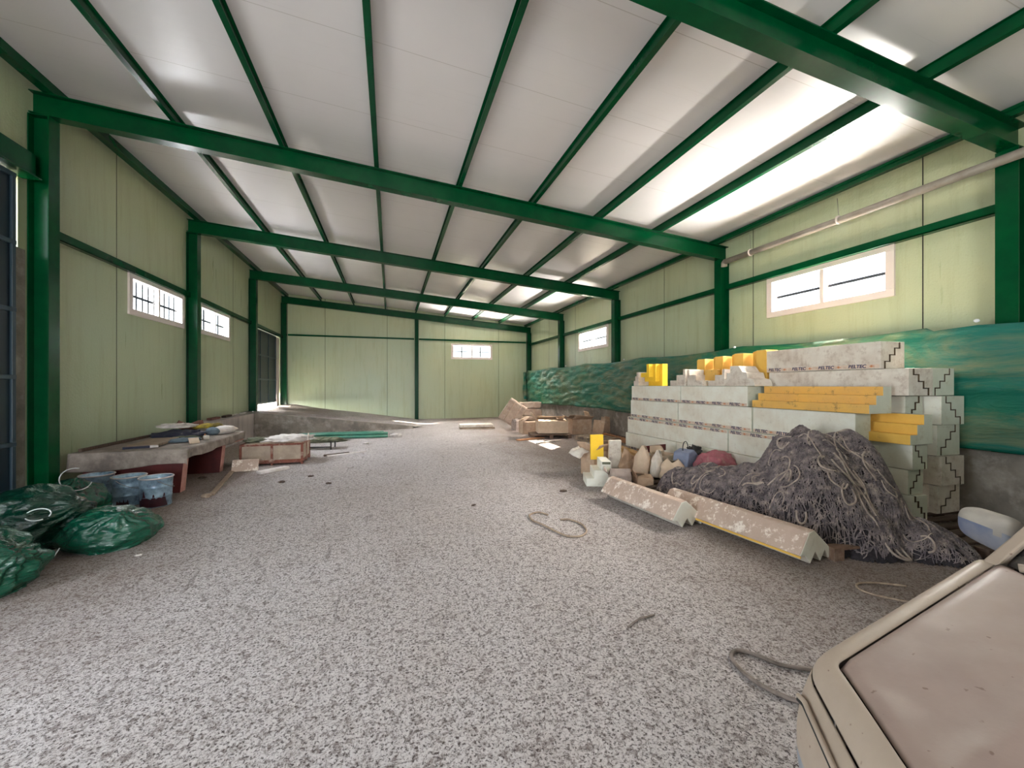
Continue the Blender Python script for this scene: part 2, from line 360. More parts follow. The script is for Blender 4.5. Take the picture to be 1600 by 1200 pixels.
# floor with the earth ramp in the far left corner
def ramp_h(x, y):
    if y < 13.25: return 0
    h = max(0, min(.69, .69*(1.0-x)/4.6)); return h*min(1, (y-13.25)/.05)
f = MB()
def floor_fn(u, v):
    x = WL+(WR-WL)*u; y = YF+(YB-YF)*v
    return (x, y, 0)
f.grid(floor_fn, 60, 120, 'floor'); struct(f.build('floor'))
g = MB()
edge = lambda x: 13.28+(x+3.75)*.24
def ramp_fn(u, v):
    x = WL+.004+(1.35-WL)*u; y0 = edge(max(x, -3.75)); y = y0+(YB-.004-y0)*v
    h = .70*max(0, 1-max(0, x+3.75)/4.9)
    k = noise.noise(Vector((x*1.2, y*1.2, 3)))*.05+noise.noise(Vector((x*4, y*4, 1)))*.02
    if v < .02: k = 0
    return (x, y, max(.004, h+k*min(1, h*8)*(1-u)))
g.grid(ramp_fn, 60, 44, 'floor')
struct(g.build('floor_ramp'))
def ret_prof(x): return .69*max(0, 1-(x+3.75)/4.9)
g = MB()
n = 14
for i in range(n):
    x0 = -3.75+i*4.5/n; x1 = -3.75+(i+1)*4.5/n
    vs = [(x0, edge(x0)-.16, 0), (x1, edge(x1)-.16, 0), (x1, edge(x1)-.01, 0), (x0, edge(x0)-.01, 0)]
    vs += [(a, b, max(.01, ret_prof(a)+.02)) for a, b, _ in vs]
    g.add(vs, [(0, 1, 5, 4), (2, 3, 7, 6), (4, 5, 6, 7), (0, 4, 7, 3), (1, 2, 6, 5)], 'concrete')
tag(g.build('retaining_wall'), 'low grey concrete wall tapering to the right, holding back the earth ramp', 'concrete wall')
g = MB(); g.box((-3.94, 9.95, 0), (-3.76, 10.36, .69), 'concrete_light'); g.box((-4.12, 10.36, 0), (-3.76, 13.1, .69), 'concrete_light'); g.box((-4.1, 13.1, 0), (-3.76, 13.26, .69), 'concrete')
o = tag(g.build('concrete_plinth', bevel=.012), 'pale concrete plinth along the left wall beyond the table', 'plinth')
# ground outside
g = MB(); g.box((-40, -40, -.12), (40, 60, -.05), 'outside'); struct(g.build('ground'))
g = MB(); g.box((-12, 13.5, -.04), (-4.34, 19, .66), 'outside'); struct(g.build('ground_bank'))
# walls with window holes and dark panel joints
WZ0, WZ1 = 2.72, 3.36
def long_wall(name, x0, x1, xin, holes, seams, ztop, zbot=0, gaps=()):
    g = MB()
    for a, b in bays([(h[0], h[1]) for h in holes]+list((q[0], q[1]) for q in gaps), YF, YB+.12): g.box((x0, a, zbot), (x1, b, ztop), 'wall')
    for a, b in holes: g.box((x0, a, zbot), (x1, b, WZ0), 'wall'); g.box((x0, a, WZ1), (x1, b, ztop), 'wall')
    for a, b, z0, z1 in gaps:
        g.box((x0, a, z1), (x1, b, ztop), 'wall')
        if z0 > zbot: g.box((x0, a, zbot), (x1, b, z0), 'wall')
    for y in seams:
        z0 = zbot
        g.box((xin-.002, y-.006, z0), (xin+.002, y+.006, ztop), 'dark')
    return struct(g.build(name))
long_wall('wall_left', WL-.1, WL, WL, WINS['left'], [7.905, 12.805], zc(WL)+.1, gaps=[(.6, 2.3, 0, 3.0), (2.7, 6.15, 0, 3.95), (14.35, 17.72, .69, 3.40)])
long_wall('wall_right', WR, WR+.1, WR, WINS['right'], [.9, 3.271, 5.721, 8.219, 10.66, 13.119, 15.614], zc(WR)+.1)
g = MB()
def bw(x0, x1, z0=0, z1=None):
    a, b = (zc(x0)+.05, zc(x1)+.05) if z1 is None else (z1, z1)
    g.prism([(x0, z0), (x1, z0), (x1, b), (x0, a)], YB, YB+.1, 'wall')
bx0, bx1 = WINS['back'][0]
bw(WL, bx0); bw(bx1, WR); bw(bx0, bx1, 0, WZ0); bw(bx0, bx1, WZ1)
for x in (-2.588, -.132, 2.346, 4.856): g.box((x-.007, YB-.002, 0), (x+.007, YB+.002, zc(x)), 'dark')
struct(g.build('wall_back'))
g = MB(); g.prism([(WL, 3.2), (WR, 3.2), (WR, zc(WR)), (WL, zc(WL))], YF-.1, YF, 'wall'); g.box((WL, YF-.1, 0), (-2.5, YF, 3.2), 'wall'); g.box((.9, YF-.1, 0), (WR, YF, 3.2), 'wall')
struct(g.build('wall_front'))
g = MB(); g.prism([(WL-.1, zc(WL-.1)), (WR+.1, zc(WR+.1)), (WR+.1, zc(WR+.1)+.1), (WL-.1, zc(WL-.1)+.1)], YF-.1, YB+.1, 'ceiling'); struct(g.build('ceiling'))
g = MB(); g.box((6.24, -5.5, 0), (WR-.003, YB-.003, .78), 'concrete'); struct(g.build('baseboard_right', bevel=.01))
# windows
def window(n, wall, a, b, style):
    g = MB(); F = .055
    if wall == 'back':
        def B(u0, u1, z0, z1, d0, d1, m): g.box((u0, YB-d1, z0), (u1, YB-d0, z1), m)
    elif wall == 'left':
        def B(u0, u1, z0, z1, d0, d1, m): g.box((WL+d0, u0, z0), (WL+d1, u1, z1), m)
    else:
        def B(u0, u1, z0, z1, d0, d1, m): g.box((WR-d1, u0, z0), (WR-d0, u1, z1), m)
    z0, z1 = WZ0, WZ1; mid = (a+b)/2
    e = empty('window_%d' % n, {'back': (mid, YB, z0), 'left': (WL, mid, z0), 'right': (WR, mid, z0)}[wall], 'x', 'window'); del e['label']; del e['category']; e['kind'] = 'structure'
    loc = e.location
    def fin(name, **k):
        nonlocal g
        o = g.build(name, None, **k); o.parent = e; o.location = -Vector(loc); o['kind'] = 'structure'; g = MB(); return o
    k = .07
    B(a-.03, b+.03, z0-.03, z0+k, -.06, .03, 'white_frame'); B(a-.03, b+.03, z1-k+.01, z1+.03, -.06, .03, 'white_frame')
    B(a-.03, a+k, z0+k, z1-k+.01, -.06, .03, 'white_frame'); B(b-k, b+.03, z0+k, z1-k+.01, -.06, .03, 'white_frame'); B(mid-.03, mid+.03, z0+k, z1-k+.01, -.04, .02, 'white_frame')
    fin('window_frame', bevel=.004)
    B(a+.05, b-.05, z0+.05, z1-.05, -.035, -.03, 'glass'); fin('window_pane')
    zm = (z0+z1)/2
    B(a+.05, b-.05, zm-.02, zm+.02, -.085, -.07, 'bar')
    if style == 'grid':
        q = 10
        for i in range(1, q): u = a+(b-a)*i/q; B(u-.012, u+.012, z0, z1, -.08, -.068, 'bar')
    elif style == 'few':
        for u in (a+(b-a)*.25, a+(b-a)*.72): B(u-.024, u+.024, z0, z1, -.085, -.065, 'bar')
    fin('window_bars')
window(1, 'left', *WINS['left'][0], 'grid'); window(2, 'left', *WINS['left'][1], 'few'); window(3, 'back', *WINS['back'][0], 'few')
window(4, 'right', *WINS['right'][0], 'none'); window(5, 'right', *WINS['right'][1], 'none')
# gates in the left wall
def gate(n, y0, y1, z0, z1, x, rails, gap):
    e = empty('door_%d' % n, (x, y0, z0), 'x', 'd'); del e['label']; del e['category']; e['kind'] = 'structure'
    L = y1-y0; H = z1-z0
    g = MB(); g.box((-.02, 0, gap), (.02, L, H), 'door'); o = g.build('door_leaf', e); o['kind'] = 'structure'
    g = MB()
    for k in range(rails+1): z = gap+(H-gap-.05)*k/rails; g.box((.02, 0, z), (.05, L, z+.05), 'door_rail')
    m = max(2, round(L/1.1))
    for k in range(m+1): y = (L-.05)*k/m; g.box((.02, y, gap), (.045, y+.05, H), 'door_rail')
    o = g.build('door_frame', e, bevel=.004); o['kind'] = 'structure'
gate(1, 2.75, 6.02, .03, 3.93, -4.15, 5, 0)
gate(2, 14.4, 17.25, .70, 3.38, -4.24, 3, .16)
g = MB(); g.box((-4.40, 6.03, 0), (-4.17, 6.24, 3.12), 'concrete'); struct(g.build('trim_1', bevel=.01))
g = MB(); g.box((-4.26, 17.3, .69), (-4.2, 17.7, 3.38), 'white_frame'); struct(g.build('trim_2', bevel=.01))
g = MB(); g.box((WL+.01, 2.6, 3.97), (WL+.13, 6.2, 4.25), 'green'); g.box((WL+.01, 2.6, 3.95), (WL+.19, 6.2, 3.97), 'green')
tag(g.build('gate_track', bevel=.004), 'wide green track beam above the near gate at the left edge', 'beam')

# ------------------------------------------------------------------ steel frame
FY = [2.39, 6.26, 10.14, 14.04, 17.80]
def isec(h, w, tf=.011, tw=.008):      # I-section, web along u
    a, b = h/2, w/2
    return [(-a, -b), (-a+tf, -b), (-a+tf, -tw/2), (a-tf, -tw/2), (a-tf, -b), (a, -b), (a, b), (a-tf, b), (a-tf, tw/2), (-a+tf, tw/2), (-a+tf, b), (-a, b)]
ordl = ['nearest', 'second', 'third', 'fourth', 'last']
def column(x, y, z0, z1, label, w=.17, h=.20):
    g = MB(); g.prism(isec(h, w), z0+.012, z1-.012, 'green', 'Z'); g.box((-h/2-.02, -w/2-.02, z0), (h/2+.02, w/2+.02, z0+.012), 'green'); g.box((-h/2, -w/2, z1-.012), (h/2, w/2, z1), 'green')
    o = g.build('steel_column'); o.location = (x, y, 0); tag(o, label, 'column', 'green steel columns'); return o
Ll = ['green steel column on the left wall beside the camera, carrying the nearest roof beam', 'broad green steel column on the left wall between the near gate and the table', 'green steel column on the left wall rising behind the long table', 'green steel column on the left wall just before the far gate', 'green steel column in the far left corner of the hall']
Rl = ['green steel column on the right wall at the right edge, tarp over its foot', 'green steel column on the right wall behind the tall foam stack', 'green steel column on the right wall nearest to the small far window', 'green steel column on the right wall just beyond the small far window', 'green steel column in the far right corner of the hall']
for k, y in enumerate(FY):
    z0 = 0 if k < 3 else .70
    column(XL-.10, y+.085, z0 if k != 2 else .0, zr(XL), Ll[k])
    column(XR+.10, y+.085, .785, zr(XR), Rl[k])
    g = MB(); h = RD; w = .15
    prof = [(-w/2, 0), (w/2, 0), (w/2, .012), (.005, .012), (.005, h-.012), (w/2, h-.012), (w/2, h), (-w/2, h), (-w/2, h-.012), (-.005, h-.012), (-.005, .012), (-w/2, .012)]
    x0, x1 = WL+.012, WR-.012; n = len(prof)
    vs = [(x0, p[0], zr(x0)+p[1]+.003) for p in prof]+[(x1, p[0], zr(x1)+p[1]+.003) for p in prof]
    fs = [tuple(range(n)), tuple(range(2*n-1, n-1, -1))]+[(i, (i+1) % n, n+(i+1) % n, n+i) for i in range(n)]
    g.add(vs, fs, 'green')
    o = g.build('roof_beam'); o.location = (0, y+.085, 0)
    tag(o, ['green steel roof beam crossing the top right of the view, nearest of all', 'longest green roof beam, sweeping from the near left column across the middle', 'green roof beam second behind the sweeping middle one, ending at the small right window', 'green roof beam third from the sweeping one, just before the back wall', 'thin looking green roof beam lying along the top of the back wall'][k], 'beam', 'sloping green roof beams')
    if k == 1: tags = o
column(1.1, YB-.11, 0, zr(1.1), 'green steel column in the middle of the back wall', w=.15, h=.16)
PX = [-2.72, -1.46, -.2, 1.06, 2.32, 3.58, 4.84]
pl = ['first', 'second', 'third', 'fourth', 'fifth', 'sixth', 'seventh']
for k, x in enumerate(PX):
    g = MB(); z = zr(x)+RD+.004; hh = PH-.008
    g.prism([(-.03, 0), (.03, 0), (.03, .006), (.004, .006), (.004, hh-.006), (.03, hh-.006), (.03, hh), (-.03, hh), (-.03, hh-.006), (-.004, hh-.006), (-.004, .006), (-.03, .006)], YF+.01, YB-.01, 'green')
    o = g.build('roof_purlin'); o.location = (x, 0, z); tag(o, 'long green roof purlin running to the back wall, %s from the left wall' % pl[k], 'purlin', 'green purlins under the roof sheets')
g = MB(); x = XL-.02; g.box((x-.04, YF+.01, zr(x)+RD-.0), (x+.05, YB-.01, zr(x)+RD+.13), 'green'); g.box((x+.05, YF+.01, zr(x)+RD), (x+.07, YB-.01, zr(x)+RD+.02), 'green')
tag(g.build('eave_beam'), 'green eave beam along the top of the left wall', 'beam')
g = MB(); x = XR-.06; z = zr(x)+RD+.006
g.prism([(x-.05, z-.0), (x+.03, z-.0), (x+.06, z+.04), (x+.06, z+.09), (x+.1, z+.1), (x-.05, z+.1), (x-.05, z+.07), (x-.03, z+.06), (x-.03, z+.03), (x-.05, z+.02)], YF+.01, YB-.01, 'green')
tag(g.build('eave_beam'), 'ribbed green eave beam along the top of the right wall', 'beam')
GZ = 3.43
for k in range(1, 4):
    a, b = FY[k]+.17, FY[k+1]
    g = MB(); g.box((WL+.005, a, GZ-.05), (WL+.09, b, GZ-.035), 'green'); g.box((WL+.005, a, GZ-.05), (WL+.02, b, GZ+.06), 'green'); g.box((WL+.075, a, GZ-.05), (WL+.09, b, GZ+.06), 'green')
    tag(g.build('wall_rail', bevel=.003), ['green wall rail above the barred window on the left wall', 'green wall rail above the second left window, half hidden by a column', 'green wall rail over the far left gate'][k-1], 'rail', 'green wall rails')
for k in range(0, 4):
    a, b = FY[k]+.17, FY[k+1]
    g = MB(); g.box((WR-.11, a, GZ-.05), (WR-.005, b, GZ-.035), 'green'); g.box((WR-.02, a, GZ-.05), (WR-.005, b, GZ+.05), 'green'); g.box((WR-.11, a, GZ-.05), (WR-.095, b, GZ+.05), 'green')
    tag(g.build('wall_rail', bevel=.003), ['green wall rail above the large near window on the right wall', 'green wall rail on the plain right wall behind the foam stack', 'green wall rail above the small far window on the right wall', 'green wall rail at the far end of the right wall'][k], 'rail', 'green wall rails')
for k, (a, b) in enumerate(((XL+.02, 1.0), (1.2, XR-.02))):
    g = MB(); g.box((a, YB-.07, 3.5), (b, YB-.004, 3.57), 'green'); tag(g.build('wall_rail', bevel=.003), ['green wall rail on the back wall left of its middle column', 'green wall rail above the back wall window'][k], 'rail', 'green wall rails')
# pipe hung along the right wall
e = empty('hanging_pipe', (6.12, 1.2, 3.86), 'long grey pipe hung on wires along the right wall below the eave', 'pipe')
g = MB(); g.tube([(0, 0, 0), (0, 2.5, -.01), (0, 4.85, .0)], .05, 'pipe', 12); g.tube([(0, 4.85, 0), (.02, 4.9, -.01), (.04, 4.92, -.07)], .055, 'pipe', 12); g.build('pipe_run', e)
for y in (1.0, 2.85, 4.3):
    g = MB(); g.tube([(0, y-.012, 0), (0, y+.012, 0)], .062, 'white_frame', 12); g.tube([(0, y, .06), (.03, y+.04, .33)], .004, 'wire', 5); g.build('hanger', e)

# ------------------------------------------------------------------ tarp along the right wall
def tarp_fn(u, v):
    y = -1.6+(17.3+1.6)*u
    top = 2.2-.055*abs(math.sin(y*1.05+.4))+(-.05 if y < 3 else 0)
    bot = .765+.03*math.sin(y*.7)+.012*math.sin(y*3.1)
    z = top+(bot-top)*v
    p = Vector((y*1.1, z*2.4, 0))
    d = .06*noise.noise(p)+.05*noise.noise(Vector((y*1.4, z*7+y*.5, 5)))+.02*noise.noise(Vector((y*5, z*12, 2)))+.02*math.sin(v*math.pi)
    return (6.11-.04-abs(d)-.03*math.sin(v*math.pi), y, z)
g = MB(); g.grid(tarp_fn, 260, 28, 'tarp')
e = empty('green_tarp', (6.1, 8, .8), 'long green tarpaulin strung along the lower right wall', 'tarp')
o = g.build('tarp_sheet', None, solid=.004); o.parent = e; o.location = (-6.1, -8, -.8)
g = MB()
def fold_fn(u, v):
    z = 2.12-1.25*v; a = u*math.pi*1.4
    return (6.0-.12*math.sin(a)-.1*math.sin(v*3.1)*u, 17.28+.12*(1-math.cos(a))*.5+.05*math.sin(v*9+u*4), z)
g.grid(fold_fn, 14, 24, 'tarp'); o = g.build('folded_end', None, solid=.004); o.parent = e; o.location = (-6.1, -8, -.8)
for y in (2.6, 5.72, 9.3, 13):
    g = MB(); g.blob('string', (.02, .025, .02), 1, sub=2, T=TR(5.99, y, 2.19)); o = g.build('tie', None); o.parent = e; o.location = (-6.1, -8, -.8)
#PART2
# ------------------------------------------------------------------ long table by the left wall and what lies on it
def at_tip(x, y): return .628-.03*max(0, (y-6.6)/2.35)
TX0, TX1, TY0, TY1 = -4.0, -2.72, 6.62, 8.92
e = empty('long_table', (-3.4, 7.7, 0), 'long low table with dusty grey cover and dark red board legs along the left wall', 'table')
def kid(g, name, par=None, **k):
    par = par or e; o = g.build(name, None, **k); o.parent = par
    w = Vector(par.location)
    o.location = -w; return o
g = MB(); g.box((TX0, TY0, .56), (TX1, TY1, .60), 'wood_grey', T=Matrix.Translation((0, 0, 0))); kid(g, 'tabletop', bevel=.004)
g = MB(); g.prism([(TY0+.02, .50), (TY1, .44), (TY1, .558), (TY0+.02, .558)], TX1-.04, TX1-.01, 'oxide_dusty', 'X'); g.box((TX0, TY1-.03, .46), (TX1-.05, TY1, .558), 'oxide_dusty'); kid(g, 'apron')
for y in (6.66, 8.0):
    g = MB(); g.prism([(TX0+.16, 0), (TX1-.09, 0), (TX1-.045, .49), (TX0+.1, .49)], y, y+.15, 'oxide', side=[None, 'oxide_dusty', None, None]); g.box((TX0+.1, y, .49), (TX1-.045, y+.15, .56), 'oxide'); kid(g, 'leg', bevel=.004)
def cloth_fn(u, v):
    # u runs over the end fall, the top; v from wall edge to room edge with the side fall
    y = TY0-.012 if u < .2 else TY0-.012+(TY1+.01-TY0)*((u-.2)/.8)
    zt = .606+.006*noise.noise(Vector((u*9, v*9, 0)))
    wx = TX0+(TX1+.012-TX0)*min(1, v/.82)
    z = zt; drop = 0
    if u < .2: drop = (1-u/.2)*(.20+.025*math.sin(v*7)+.03*(1-v)); y -= .012*math.sin(v*31+1)*(1-u/.2)+.015*(1-u/.2)
    if v > .82:
        s_ = (v-.82)/.18; d2 = s_*(.135+.012*math.sin(u*19)); wx += .008*math.sin(u*43)*s_
        drop = max(drop, d2)
    return (wx, y, z-drop)
g = MB(); g.grid(cloth_fn, 70, 40, 'cloth_grey'); kid(g, 'table_cover', solid=.006)
ZT = .613
def loose(g, name, label, cat, group=None, **k):
    return tag(g.build(name, None, **k), label, cat, group)
def board(name, c, size, rz, z, m, label, cat, rx=0, ry=0, bevel=.004, group=None):
    g = MB(); a, b, h = size[0]/2, size[1]/2, size[2]; g.box((-a, -b, 0), (a, b, h), m)
    o = g.build(name, None, bevel=bevel); o.location = (c[0], c[1], z); o.rotation_euler = (rx, ry, rz); return tag(o, label, cat, group)
board('tray', (-3.42, 7.35), (.34, .9, .035), .12, ZT+.004, 'wood_grey', 'flat tan tray on the near end of the long table', 'tray')
g = MB(); g.box((-.17, -.012, 0), (.11, .012, .03), 'cloth_navy'); g.box((.11, -.013, 0), (.20, .013, .03), 'cloth_white'); o = g.build('dark_strip'); o.location = (-3.36, 6.84, ZT+.003); o.rotation_euler = (0, 0, .35); tag(o, 'dark strip with a white end on the front edge of the long table', 'strip')
g = MB(); g.box((-.02, 0, 0), (.02, 2.1, .04), 'wood_dark'); o = g.build('wooden_batten', bevel=.004); o.location = (-3.93, 6.7, ZT+.003); tag(o, 'thin brown batten lying on the long table against the left wall', 'batten')
g = MB(); g.blob('cloth_navy', (.33, .26, .09), 3, .3, 2.2, flat=-.03, fold=.25, T=TR(0, 0, .03)); o = g.build('dark_jacket'); o.location = (-3.45, 8.15, ZT+.004); o.rotation_euler = (0, 0, .3); tag(o, 'crumpled navy cloth heaped on the long table', 'cloth')
g = MB(); g.blob('cloth_white', (.27, .2, .045), 5, .35, 2.5, flat=-.02, fold=.3, T=TR(0, 0, .02)); o = g.build('white_rag'); o.location = (-3.62, 8.45, ZT+.145); o.rotation_euler = (0, 0, -.2); tag(o, 'pale rag on top of the navy cloth on the long table', 'cloth')
g = MB(); g.blob('cloth_blue', (.22, .15, .035), 8, .35, 2.5, flat=-.012, fold=.3, T=TR(0, 0, .014)); o = g.build('blue_rag'); o.location = (-3.12, 7.52, ZT+.004); o.rotation_euler = (0, 0, .9); tag(o, 'blue and white rag near the front edge of the long table', 'cloth')
board('cardboard_piece', (-2.9, 7.3), (.13, .16, .008), .5, ZT+.03, 'card_light', 'pale square cardboard piece leaning by the blue rag', 'cardboard', rx=.45)
g = MB(); g.blob('junk_olive', (.24, .14, .03), 4, .4, 3, flat=-.01, T=TR(0, 0, .012)); o = g.build('dirt_heap'); o.location = (-3.3, 7.92, ZT+.003); tag(o, 'brown scraps between the tray and the navy cloth', 'scraps')
g = MB(); g.lathe([(0, 0), (.04, 0), (.042, .05), (.036, .07), (0, .07)], 'paper', n=16); g.tube([(-.05, .02, .01), (-.03, .04, .09)], .012, 'wood_orange', 6); o = g.build('small_jar'); o.location = (-2.86, 7.62, ZT+.003); tag(o, 'small white jar at the table edge beside the blue and white rag', 'jar')
for k, (x, y, rz, ry) in enumerate(((-3.66, 8.72, .5, .5), (-3.42, 8.74, -.4, -.35))):
    board('brick', (x, y), (.22, .11, .13), rz, ZT+.08, 'brick', ['reddish brick tilted on the far end of the table, nearer the wall', 'reddish brick tilted on the far end of the table beside the yellow sack'][k], 'brick', ry=ry)
g = MB(); g.blob('cloth_white', (.27, .12, .08), 11, .12, 2, flat=-.06, T=TR(.05, 0, .055)); o = g.build('sack_body'); e2 = empty('filled_sack', (-2.96, 8.5, ZT+.006), 'pale filled sack with a blue end lying on the table edge', 'sack', rz=1.1); o.parent = e2
g = MB(); g.blob('cloth_blue', (.09, .115, .078), 12, .12, 2, flat=-.058, T=TR(-.17, 0, .055)); g.build('sack_end', e2)
g = MB(); g.blob('yellow_bag', (.24, .11, .05), 14, .3, 2, flat=-.03, fold=.2, T=TR(0, 0, .035)); o = g.build('yellow_bag'); o.location = (-3.28, 8.78, ZT+.09); o.rotation_euler = (0, .0, .8); tag(o, 'crumpled yellow bag behind the pale sack on the table', 'bag')
# bits on the plinth
for k, (x, y, l, m) in enumerate(((-3.98, 11.0, .5, 'brick'), (-3.97, 11.75, .45, 'wood_dark'))):
    board('wood_scrap', (x, y), (.1, l, .05), .05*k, .693, m, ['thin red scrap on top of the pale plinth nearest its column', 'dark brown scrap lying on the pale plinth'][k], 'scrap')
for k, y in enumerate((12.35, 13.0)):
    board('white_board', (-4.0, y), (.05, .42, .035), 0, .693, 'cloth_white', ['bright white slat on the plinth against the left wall', 'bright white slat on the plinth next to the far gate column'][k], 'slat')

# ------------------------------------------------------------------ paint pails
def pail(loc, rz, label, splat, ext=2.4, hh=1):
    e = empty('paint_pail', loc, label, 'pail', 'metal paint pails under the table', rz)
    g = MB(); pr = [(0, .006), (.142, .006), (.147, 0), (.152, .008), (.150, .02), (.154, .12), (.1575, .128), (.154, .136), (.158, .235), (.162, .243), (.158, .251), (.165, .345), (.172, .35), (.174, .358), (.168, .362), (.160, .356), (.156, .3), (.148, .03), (0, .03)]
    g.lathe(pr, 'pail', n=40); g.build('body', e)
    g = MB(); g.lathe([(.164, .344), (.174, .35), (.176, .358), (.168, .364), (.160, .357)], 'pail_rim', n=40); g.build('rim', e)
    g = MB(); g.lathe([(0, .22), (.152, .22)], 'maroon', n=30); g.build('dried_paint', e)
    def sp(u, v):
        a = splat+u*ext; top = .02+hh*(.10*math.sin(u*math.pi)**.5+.06*noise.noise(Vector((u*7, 2, splat)))+.07*max(0, math.sin(u*23))**3)
        z = .012+(top-.012)*v; return ((.1545+.012*z)*math.cos(a), (.1545+.012*z)*math.sin(a), z)
    g = MB(); g.grid(sp, 40, 6, 'maroon'); g.build('paint_spill', e)
    g = MB(); g.tube([(.17*math.cos(t), .17*math.sin(t)*1.0, .33-.2*math.sin((t+1.9)/3.14*math.pi)*.6) for t in [(-1.9+i*3.14/16) for i in range(17)]], .0035, 'wire', 6); g.build('handle', e)
    return e
pail((-3.16, 6.22, 0), 0, 'light blue dented paint pail between the dark green bag and the stained pail', 4.3, .9, .5)
pail((-2.80, 6.05, 0), .8, 'light blue paint pail stained with maroon drips, nearest the red table leg', 2.7)
pail((-3.60, 6.43, 0), 1.7, 'pail half hidden behind the green bag tied with white string', 4)

# ------------------------------------------------------------------ green rubbish bags
def rubbish_bag(loc, size, rz, seed, m, label, knot=None, strings=()):
    e = empty('rubbish_bag', loc, label, 'bag', 'green plastic rubbish bags in the left corner', rz)
    bm = bmesh.new(); bmesh.ops.create_icosphere(bm, subdivisions=6, radius=1)
    kd = Vector(knot or (0.2, 0, 1)).normalized()
    for v in bm.verts:
        p = v.co.copy(); q = p*1.5+Vector((seed*5.1, seed*2.7, seed))
        d = 1+.16*noise.noise(q)+.07*noise.noise(q*2.2)
        # creases running towards the knot
        ax = p-kd*p.dot(kd); ang = math.atan2(ax.dot(kd.orthogonal()), ax.dot(kd.cross(kd.orthogonal()))); near = max(0, p.dot(kd))
        d += .045*near*math.sin(ang*13+3*noise.noise(q*2))*(1-near*.3)
        r1 = 1-abs(noise.noise(q*2.6+Vector((0, 0, p.z*2))))*3; d += .02*max(0, r1)
        r2 = 1-abs(noise.noise(q*6+Vector((p.z*3, 0, 0))))*3; d += .006*max(0, r2)
        if p.dot(kd) > .93: d += (p.dot(kd)-.93)*1.6
        p = p*d; p = Vector((p.x*size[0], p.y*size[1], p.z*size[2])); fl = -size[2]*.62
        if p.z < fl: p.z = fl+(p.z-fl)*.03; p.x *= 1.04; p.y *= 1.04
        v.co = p+Vector((0, 0, size[2]*.62+.02))
    g = MB(); k = g.mat(m)
    for v in bm.verts: g.v.append(v.co.copy())
    zmin = min(v.z for v in g.v)
    for v in g.v: v.z -= zmin
    for f in bm.faces: g.f.append([v.index for v in f.verts]); g.mi.append(k); g.smooth.append(True)
    bm.free(); g.build('bag_body', e)
    for s in strings:
        g = MB(); g.tube(s, .005, 'string', 6); g.build('drawstring', e)
    return e
def arc(c, r, a0, a1, tilt=0, n=18, sq=.6):
    return [(c[0]+r*math.cos(a0+(a1-a0)*i/n), c[1]+r*math.sin(tilt)*math.sin(a0+(a1-a0)*i/n), c[2]+r*sq*math.cos(tilt)*math.sin(a0+(a1-a0)*i/n)) for i in range(n+1)]
rubbish_bag((-2.98, 3.88, 0), (.48, .38, .27), -.4, 1, 'bag', 'biggest green rubbish bag at the left edge, nearest of the bags', (.9, .1, .55), [[(.36, -.28, .10), (.42, -.30, .05), (.48, -.28, .06)]])
rubbish_bag((-3.27, 4.85, 0), (.47, .38, .33), .2, 2, 'bag_dark', 'dark green rubbish bag with a white tie, heaped behind the nearest bag', (.8, -.3, .4), [arc((.24, -.34, .36), .08, -.5, 5.2, .3)])
rubbish_bag((-3.42, 5.66, 0), (.34, .28, .26), .9, 3, 'bag', 'green rubbish bag with a loop of white string, against the blue pails', (.1, -.2, 1), [arc((.0, -.16, .47), .13, 1.2, 5.8, .5, sq=1)])
rubbish_bag((-2.50, 4.66, 0), (.35, .28, .215), .35, 4, 'bag', 'green rubbish bag out on the open floor, rightmost of the bags', (.2, -.6, .8), [[(-.28, -.24, .12), (-.31, -.27, .06), (-.36, -.26, .03), (-.38, -.29, .05)]])

# ------------------------------------------------------------------ crate, stool, tubes and scraps left of centre
ang = 0.0
e = empty('metal_crate', (-2.66, 8.44, 0), 'rusty red framed crate with grey panels beyond the end of the long table', 'crate', rz=ang)
cw, cdp, ch = 1.06, .72, .40
def cb(name, bx, m, par=e, bevel=.003):
    g = MB(); [g.box(a, b, m) for a, b in bx]; return g.build(name, par, bevel=bevel)
cb('base', [((0, 0, .03), (cw, cdp, .06))], 'rust')
for x in (0, cw/2-.02, cw-.04):
    cb('upright', [((x, -.0, 0), (x+.04, .035, ch))], 'rust'); cb('upright', [((x, cdp-.035, 0), (x+.04, cdp, ch))], 'rust')
cb('upright', [((cw-.035, cdp/2, 0), (cw, cdp/2+.04, ch))], 'rust')
for z in (.06, ch-.035): cb('rail', [((.04, 0, z), (cw/2-.02, .03, z+.035)), ((cw/2+.02, 0, z), (cw-.04, .03, z+.035))], 'rust')
cb('rail', [((cw-.03, .035, ch-.035), (cw, cdp-.035, ch)), ((cw-.03, .035, .06), (cw, cdp-.035, .09)), ((0, .035, ch-.035), (.03, cdp-.035, ch)), ((0, cdp-.03, ch-.035), (cw, cdp, ch))], 'rust')
cb('side_panel', [((.04, .012, .095), (cw/2-.02, .02, ch-.035))], 'panel_grey'); cb('side_panel', [((cw/2+.02, .012, .095), (cw-.04, .02, ch-.035))], 'panel_grey')
cb('side_panel', [((cw-.02, .035, .09), (cw-.012, cdp-.035, ch-.035))], 'panel_grey'); cb('side_panel', [((.012, .035, .06), (.02, cdp-.035, ch-.035))], 'panel_grey')
cb('lid', [((.02, .04, ch-.03), (cw-.04, cdp-.04, ch-.01))], 'wood_grey')
T0 = TR(-2.66, 8.44, 0, rz=ang)
def on_crate(g, name, x, y, z, rz, label, cat, **k):
    p = T0 @ Vector((x, y, z)); o = g.build(name, None, **k); o.location = p; o.rotation_euler = (0, 0, ang+rz); return tag(o, label, cat)
